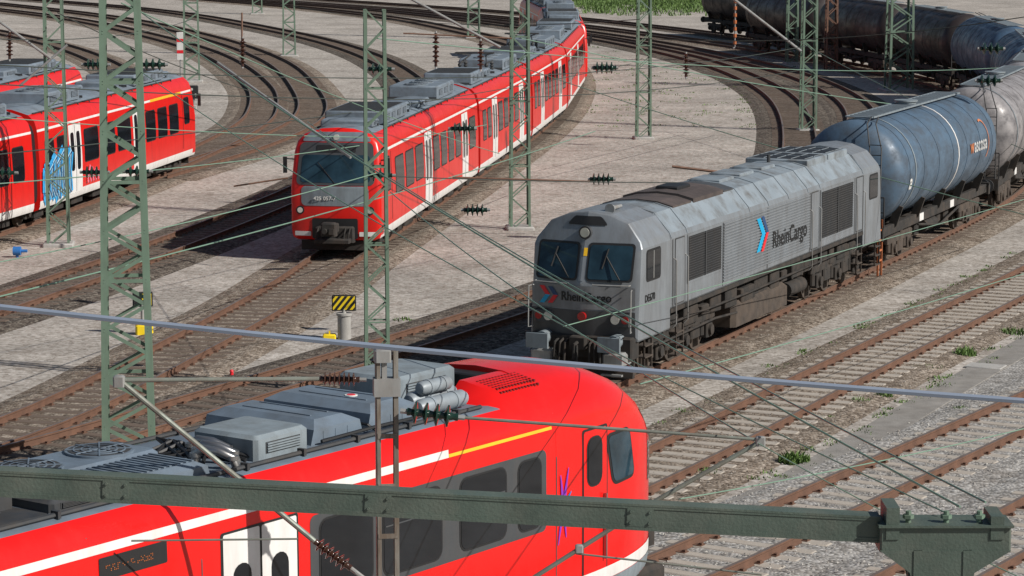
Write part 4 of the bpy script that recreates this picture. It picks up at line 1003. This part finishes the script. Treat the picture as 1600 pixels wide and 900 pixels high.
for x in (-.35, .05, .4):
    mb = MB(); mb.cyl((x, -.1, zc+.16), (x, -.1, zc+.3), .03, 8); mb.cyl((x, -.1, zc+.22), (x, -.1, zc+.26), .06, 6); mb.build('wire_anchor', m_green, e)
# ------------------------------------------------------------------ overhead wires
def wire(u0, v0, t0, u1, v1, t1, r, label, mat=None, sag=0, n=14):
    a = W(u0, v0, t0); b = W(u1, v1, t1); o = a.copy()
    pts = [a.lerp(b, i/n)-o-Vector((0, 0, sag*4*(i/n)*(1-i/n))) for i in range(n+1)]
    mb = MB(); mb.tube(pts, r, 6); x = mb.build('overhead_wire', mat or m_wire); x.location = o
    return tag(x, label, 'wire')
wire(-120, 466, 20, 1720, 635, 20, .024, 'thick blue-grey cable crossing the whole picture above the near train', m_wireb, .05)
wire(205, 8, 56, 1500, 792, 29, .013, 'green wire from the large left mast top to the lower right mast head', None, .3)
wire(480, 190, 80, 1540, 785, 29, .013, 'green wire from the middle train windscreen to the lower right mast head', None, .3)
wire(210, 105, 52, 1475, 800, 28.6, .009, 'thin green wire crossing the locomotive towards the lower right mast head', None, .35)
wire(-40, 473, 50, 930, 205, 100, .016, 'green wire rising from the left edge across the middle train', None, .2)
wire(-40, 290, 60, 760, 195, 95, .014, 'wire passing in front of the left train windows', None, .2)
wire(-40, 245, 62, 985, 100, 120, .015, 'wire from the left edge to the lone mast behind the locomotive', m_wired, .3)
wire(-40, 180, 60, 600, 215, 75, .012, 'level wire crossing the left train just above its stripe', None, .1)
wire(190, 5, 53, 780, 240, 90, .014, 'green wire falling from the left mast to the middle train side', None, .2)
wire(-30, 100, 60, 1260, 72, 125, .015, 'near-level wire high across the upper yard', m_wired, .8)
wire(-30, 130, 60, 1260, 108, 125, .015, 'second near-level wire below the first across the upper yard', m_wired, .8)
wire(815, 60, 88, 1640, 190, 100, .016, 'wire from the middle train mast to the right edge over the tank wagons', None, .3)
wire(815, 105, 88, 1640, 345, 75, .014, 'wire falling gently to the right over the locomotive roof', None, .2)
wire(590, 60, 60, 1640, 100, 120, .013, 'wire from the slim middle mast to the upper right', None, .5)
wire(1005, 60, 122, 1640, 20, 110, .02, 'wire across the dark tank wagons at the top right', m_wired, .5)
wire(1000, 600, 45, 1640, 415, 70, .011, 'thin green wire above the foreground track right of the locomotive', None, .05)
wire(880, 510, 55, 1640, 300, 85, .011, 'thin wire along the lower side of the locomotive', None, .05)
wire(600, 275, 61, 1110, 285, 75, .012, 'short wire between the slim mast and the locomotive roof', m_wired, .05)
wire(-30, 415, 50, 590, 270, 60, .011, 'thin wire rising from the left edge to the slim middle mast', None, .1)
wire(90, 20, 85, 460, 160, 120, .018, 'wire behind the large left mast above the left train end', m_wired, .3)
wire(460, 10, 150, 1000, 30, 123, .018, 'wire high in the top middle of the yard', m_wired, .6)
wire(610, 300, 58, 1180, 690, 33, .011, 'thin green wire from the slim mast down past the locomotive face', None, .2)
wire(1060, 780, 33, 1640, 660, 40, .008, 'thin wire low over the right foreground tracks', None, .05)
wire(1240, 60, 126, 1640, 250, 90, .014, 'wire falling over the first tank wagon', None, .2)
wire(-30, 60, 75, 300, 30, 150, .016, 'wire in the top left corner', m_wired, .4)
wire(1180, 690, 32.4, 1600, 905, 30, .008, 'thin wire from the right bracket down to the bottom right corner', None, .05)
def stub(u0, v0, t0, u1, v1, t1, r, label, mat=m_galv, name='slanting_tube'):
    a = W(u0, v0, t0); b = W(u1, v1, t1); mb = MB(); mb.tube([Vector(), b-a], r, 8); x = mb.build(name, mat); x.location = a; return tag(x, label, 'tube')
stub(340, 98, 84, 548, 246, 80, .045, 'pale grey slanting tube above the middle train front')
stub(640, -3, 90, 782, 74, 90, .045, 'pale grey slanting tube above the middle train roof')
stub(1138, -8, 126, 1252, 80, 126, .06, 'pale grey slanting tube left of the first tank wagon mast')
stub(-20, 20, 86, 80, 92, 86, .045, 'pale grey slanting tube in the upper left corner')
stub(105, 70, 86, 30, 135, 86, .04, 'short pale tube crossing the left mast')
stub(707, 277, 89, 932, 284, 89, .03, 'rusty level rod between the middle train and the disc insulator', m_rusty, 'rusty_rod')
stub(1050, 260, 72, 1182, 276, 72, .035, 'rusty rod above the locomotive roof', m_rusty, 'rusty_rod')
stub(365, 291, 62, 450, 278, 62, .02, 'short rusty rod left of the middle train', m_rusty, 'rusty_rod')
stub(630, 52, 90, 800, 60, 90, .025, 'thin rod above the middle train roof equipment', m_rusty, 'rusty_rod')
stub(378, 102, 120, 378, 20, 120, .04, 'dark hanging rod above the curved tracks', m_rusty, 'rusty_rod')
for (u, v, t, n, lb) in ((945, 106, 108, 4, 'dark disc insulator in the air left of the lone mast'), (940, 280, 88, 4, 'dark disc insulator above the locomotive roof front'), (723, 201, 78, 4, 'dark green insulator in front of the middle train side'),
        (743, 328, 68, 4, 'dark green insulator low beside the middle train'), (150, 101, 70, 4, 'disc insulator just left of the large mast, upper one'), (148, 269, 62, 4, 'disc insulator just left of the large mast, lower one'),
        (1549, 76, 95, 3, 'green insulator over the tank wagons, upper one at right'), (1545, 126, 90, 3, 'green insulator over the tank wagons, lower one at right'), (240, 101, 75, 3, 'disc insulator just right of the large mast'), (594, 108, 70, 3, 'disc insulator beside the top of the slim mast'),
        (215, 268, 58, 3, 'small insulator at the right face of the large mast'), (595, 274, 61, 3, 'small insulator on the slim middle mast'), (5, 270, 62, 3, 'insulator at the left edge in front of the left train')):
    k = t/4200
    insulator(W(u-18, v, t), W(u+18, v, t), 9.5*k, n, lb, m_insg, 3*k)
for (u, v0, v1, t, lb) in ((681, 52, 104, 95, 'brown hanging insulator over the middle train, left one'), (751, 64, 108, 100, 'brown hanging insulator over the middle train, right one'), (379, 60, 104, 120, 'brown hanging insulator over the curved tracks'), (15, 50, 92, 90, 'brown hanging insulator in the top left corner'), (1072, 84, 120, 120, 'brown hanging insulator right of the lone mast')):
    k = t/4200; insulator(W(u, v0, t), W(u, v1, t), 5.5*k, 6, lb, m_insb, 2*k)
# ------------------------------------------------------------------ yard furniture
q = base(538, 530)
e = thing('marker_board', 'yellow and black striped board on a grey post beside the middle tracks', 'sign', (q.x, q.y, -.24), .0)
mb = MB(); mb.cyl((0, 0, 0), (0, 0, .62), .17, 18); mb.cyl((0, 0, .62), (0, 0, .68), .2, 18); mb.cyl((0, 0, .68), (0, 0, .8), .06, 10); mb.build('post', m_conc, e)
mb = MB(); mb.cbox(-.31, .31, -.05, .05, .74, 1.15, .03); pl = mb.build('board', m_rub, e)
mb = MB(); mb.box(-.28, .28, -.056, -.05, .77, 1.12); mb.build('board_face', m_sign, pl)
mb = MB()
def clip(poly, f):
    r = []
    for i in range(len(poly)):
        a, b = poly[i], poly[(i+1) % len(poly)]; fa, fb = f(a), f(b)
        if fa >= 0: r.append(a)
        if (fa >= 0) != (fb >= 0): t = fa/(fa-fb); r.append((a[0]+(b[0]-a[0])*t, a[1]+(b[1]-a[1])*t))
    return r
for k in range(-2, 4):
    x0 = -.26+k*.16; P_ = [(x0, .77), (x0+.085, .77), (x0+.365, 1.12), (x0+.28, 1.12)]
    out = clip(clip(P_, lambda p: p[0]+.28), lambda p: .28-p[0])
    if len(out) > 2: mb.add([(x, -.059, z) for x, z in out], [tuple(range(len(out)))])
mb.build('stripes', m_rub, pl, 0)
q = base(515, 530); mb = MB(); mb.cbox(-.17, .17, -.14, .14, 0, .14, .03); mb.box(-.02, .02, -.02, .02, .14, .22); o = mb.build('yellow_block', m_sign); o.location = (q.x, q.y, -.24); tag(o, 'small yellow box on the ground left of the striped board', 'box')
q = base(224, 522)
e = thing('marker_board', 'yellow and black board on a post just behind the large left mast', 'sign', (q.x, q.y, -.24), .2)
mb = MB(); mb.cyl((0, 0, 0), (0, 0, .9), .06, 12); mb.build('post', m_conc, e); mb = MB(); mb.cbox(-.26, .26, -.04, .04, .72, 1.1, .03); o = mb.build('board', m_rub, e); mb = MB(); mb.box(-.02, .22, -.05, -.04, .76, 1.06); mb.build('stripes', m_sign, o)
mb = MB(); mb.cbox(-.2, .25, -.16, .16, .0, .26, .04); mb.build('yellow_base', m_sign, e)
q = base(362, 588); mb = MB(); mb.cyl((0, 0, 0), (0, 0, .12), .05, 10, .04); mb.cyl((0, 0, .12), (0, 0, .16), .055, 10, .03); o = mb.build('marker_peg', m_lred); o.location = (q.x, q.y, -.24); tag(o, 'small red peg on the ground above the near train roof', 'peg')
q = base(27, 402); mb = MB(); mb.cyl((-.12, 0, .2), (.12, 0, .2), .14, 14); mb.cyl((0, 0, 0), (0, 0, .1), .05, 8); mb.cyl((.12, 0, .2), (.32, 0, .2), .05, 8); o = mb.build('pipe_fitting', m_bluf); o.location = (q.x, q.y, -.24); tag(o, 'small blue fitting on the ground below the left train', 'fitting')
def signal(u, v, h, label, kind=0):
    q = base(u, v); e = thing('signal_post', label, 'signal', (q.x, q.y, -.24), .1)
    mb = MB(); mb.cyl((0, 0, 0), (0, 0, h), .06, 10); mb.build('post', m_galv, e)
    mb = MB()
    if kind == 0:
        mb.cbox(-.25, .25, -.12, .02, h-.7, h, .05); o = mb.build('signal_head', m_rub, e)
        for x, z in ((-.1, h-.2), (.1, h-.5)): mb = MB(); mb.cyl((x, -.12, z), (x, -.15, z), .07, 12); mb.build('lens', m_lamp, o)
    elif kind == 1:
        for k in range(7):
            mb = MB(); mb.cyl((0, 0, h*.1+k*h*.12), (0, 0, h*.1+(k+.5)*h*.12), .13, 10); mb.build('orange_band', m_org, e)
    mb = MB(); mb.cbox(-.15, .15, -.15, .15, -.05, .2, .04); mb.build('foundation', m_conc, e)
signal(303, 170, 1.25, 'small black shunting signal at the end of the left train')
signal(1148, 78, 4.2, 'post with orange bands near the top right tracks', 1)
signal(1128, 58, 2.0, 'small distant signal left of the banded post')
q = base(293, 122); e = thing('marker_board', 'white and red upright board on the distant left lattice mast', 'sign', (q.x-.3, q.y-1.0, -.24), .05)
mb = MB(); mb.cyl((0, 0, 0), (0, 0, 2.9), .05, 8); mb.build('post', m_galv, e); mb = MB(); mb.cbox(-.22, .22, -.08, -.04, 1.2, 2.9, .02); o = mb.build('board', m_white, e)
for z in (1.6, 2.3): mb = MB(); mb.box(-.2, .2, -.09, -.08, z, z+.2); mb.build('red_bar', m_lred, o)
q = base(1540, 574); mb = MB(); mb.cbox(-.45, .45, -.3, .3, 0, .035, .02); o = mb.build('cable_cover', m_conc); o.location = (q.x, q.y, -.225); o.rotation_euler = (0, 0, -.45); tag(o, 'flat concrete cable cover beside the foreground walkway', 'cover')
p, a = T1.at(s1+20.9); r = Vector((a.y, -a.x, 0))
e = thing('ladder_stand', 'orange steps at the coupling between locomotive and first tank wagon', 'steps', (p.x+r.x*1.15, p.y+r.y*1.15, 0), atan2(-a.x, a.y))
for y in (-.2, .2): mb = MB(); mb.beam((0, y, -.2), (0, y, 1.5), .05); mb.build('side_rail', m_org, e)
for k in range(4): mb = MB(); mb.beam((0, -.2, .3+k*.3), (0, .2, .3+k*.3), .05); mb.build('rung', m_org, e)
# ------------------------------------------------------------------ grass
gb = MB(); rg = random.Random(11)
def tuft(x, y, rad, h, n):
    for _ in range(n):
        a = rg.random()*2*pi; r_ = rad*sqrt(rg.random()); px, py = x+r_*cos(a), y+r_*sin(a); hh = h*rg.uniform(.4, 1.1)*(1-.5*r_/rad)
        b = rg.random()*2*pi; lx, ly = cos(b)*hh*.5, sin(b)*hh*.5; wx, wy = -sin(b)*.012*(1+y/90), cos(b)*.012*(1+y/90)
        gb.add([(px-wx, py-wy, -.26), (px+wx, py+wy, -.26), (px+lx*.4+wx, py+ly*.4+wy, -.26+hh*.7), (px+lx, py+ly, -.24+hh)], [(0, 1, 2, 3)])
for u, v, rad, h, n in ((1240, 722, .32, .3, 260), (1508, 555, .28, .3, 180), (1345, 628, .3, .16, 90), (1382, 620, .2, .2, 90), (1290, 655, .3, .12, 80), (1105, 740, .3, .18, 110), (1180, 700, .3, .12, 80), (1500, 640, .2, .12, 60), (1585, 520, .4, .2, 140), (1450, 575, .4, .12, 80),
        (630, 500, .3, .12, 40), (330, 560, .3, .1, 40), (560, 395, .2, .1, 30)):
    q = base(u, v); tuft(q.x, q.y, rad, h, n)
for k in range(140):
    s_ = rg.uniform(R1.proj(2.7, 51.7), R1.proj(20, 90)); p, a = R1.at(s_); r = Vector((a.y, -a.x, 0)); o_ = rg.choice((rg.uniform(1.9, 2.6), rg.uniform(1.9, 2.6), rg.uniform(-2.1, -1.6))); tuft(p.x+r.x*o_, p.y+r.y*o_, .22, .09, 22)
for k in range(900):
    q = base(rg.uniform(905, 1190), rg.triangular(-14, 26, -6)); tuft(q.x, q.y, 1.2, .6, 20)
for k in range(200):
    q = base(rg.uniform(920, 1240), rg.uniform(60, 200)); tuft(q.x, q.y, .4, .12, 10)
tag(gb.build('grass', m_grass, None, 0), 'low green grass tufts and weeds between the tracks', 'grass', kind='stuff')
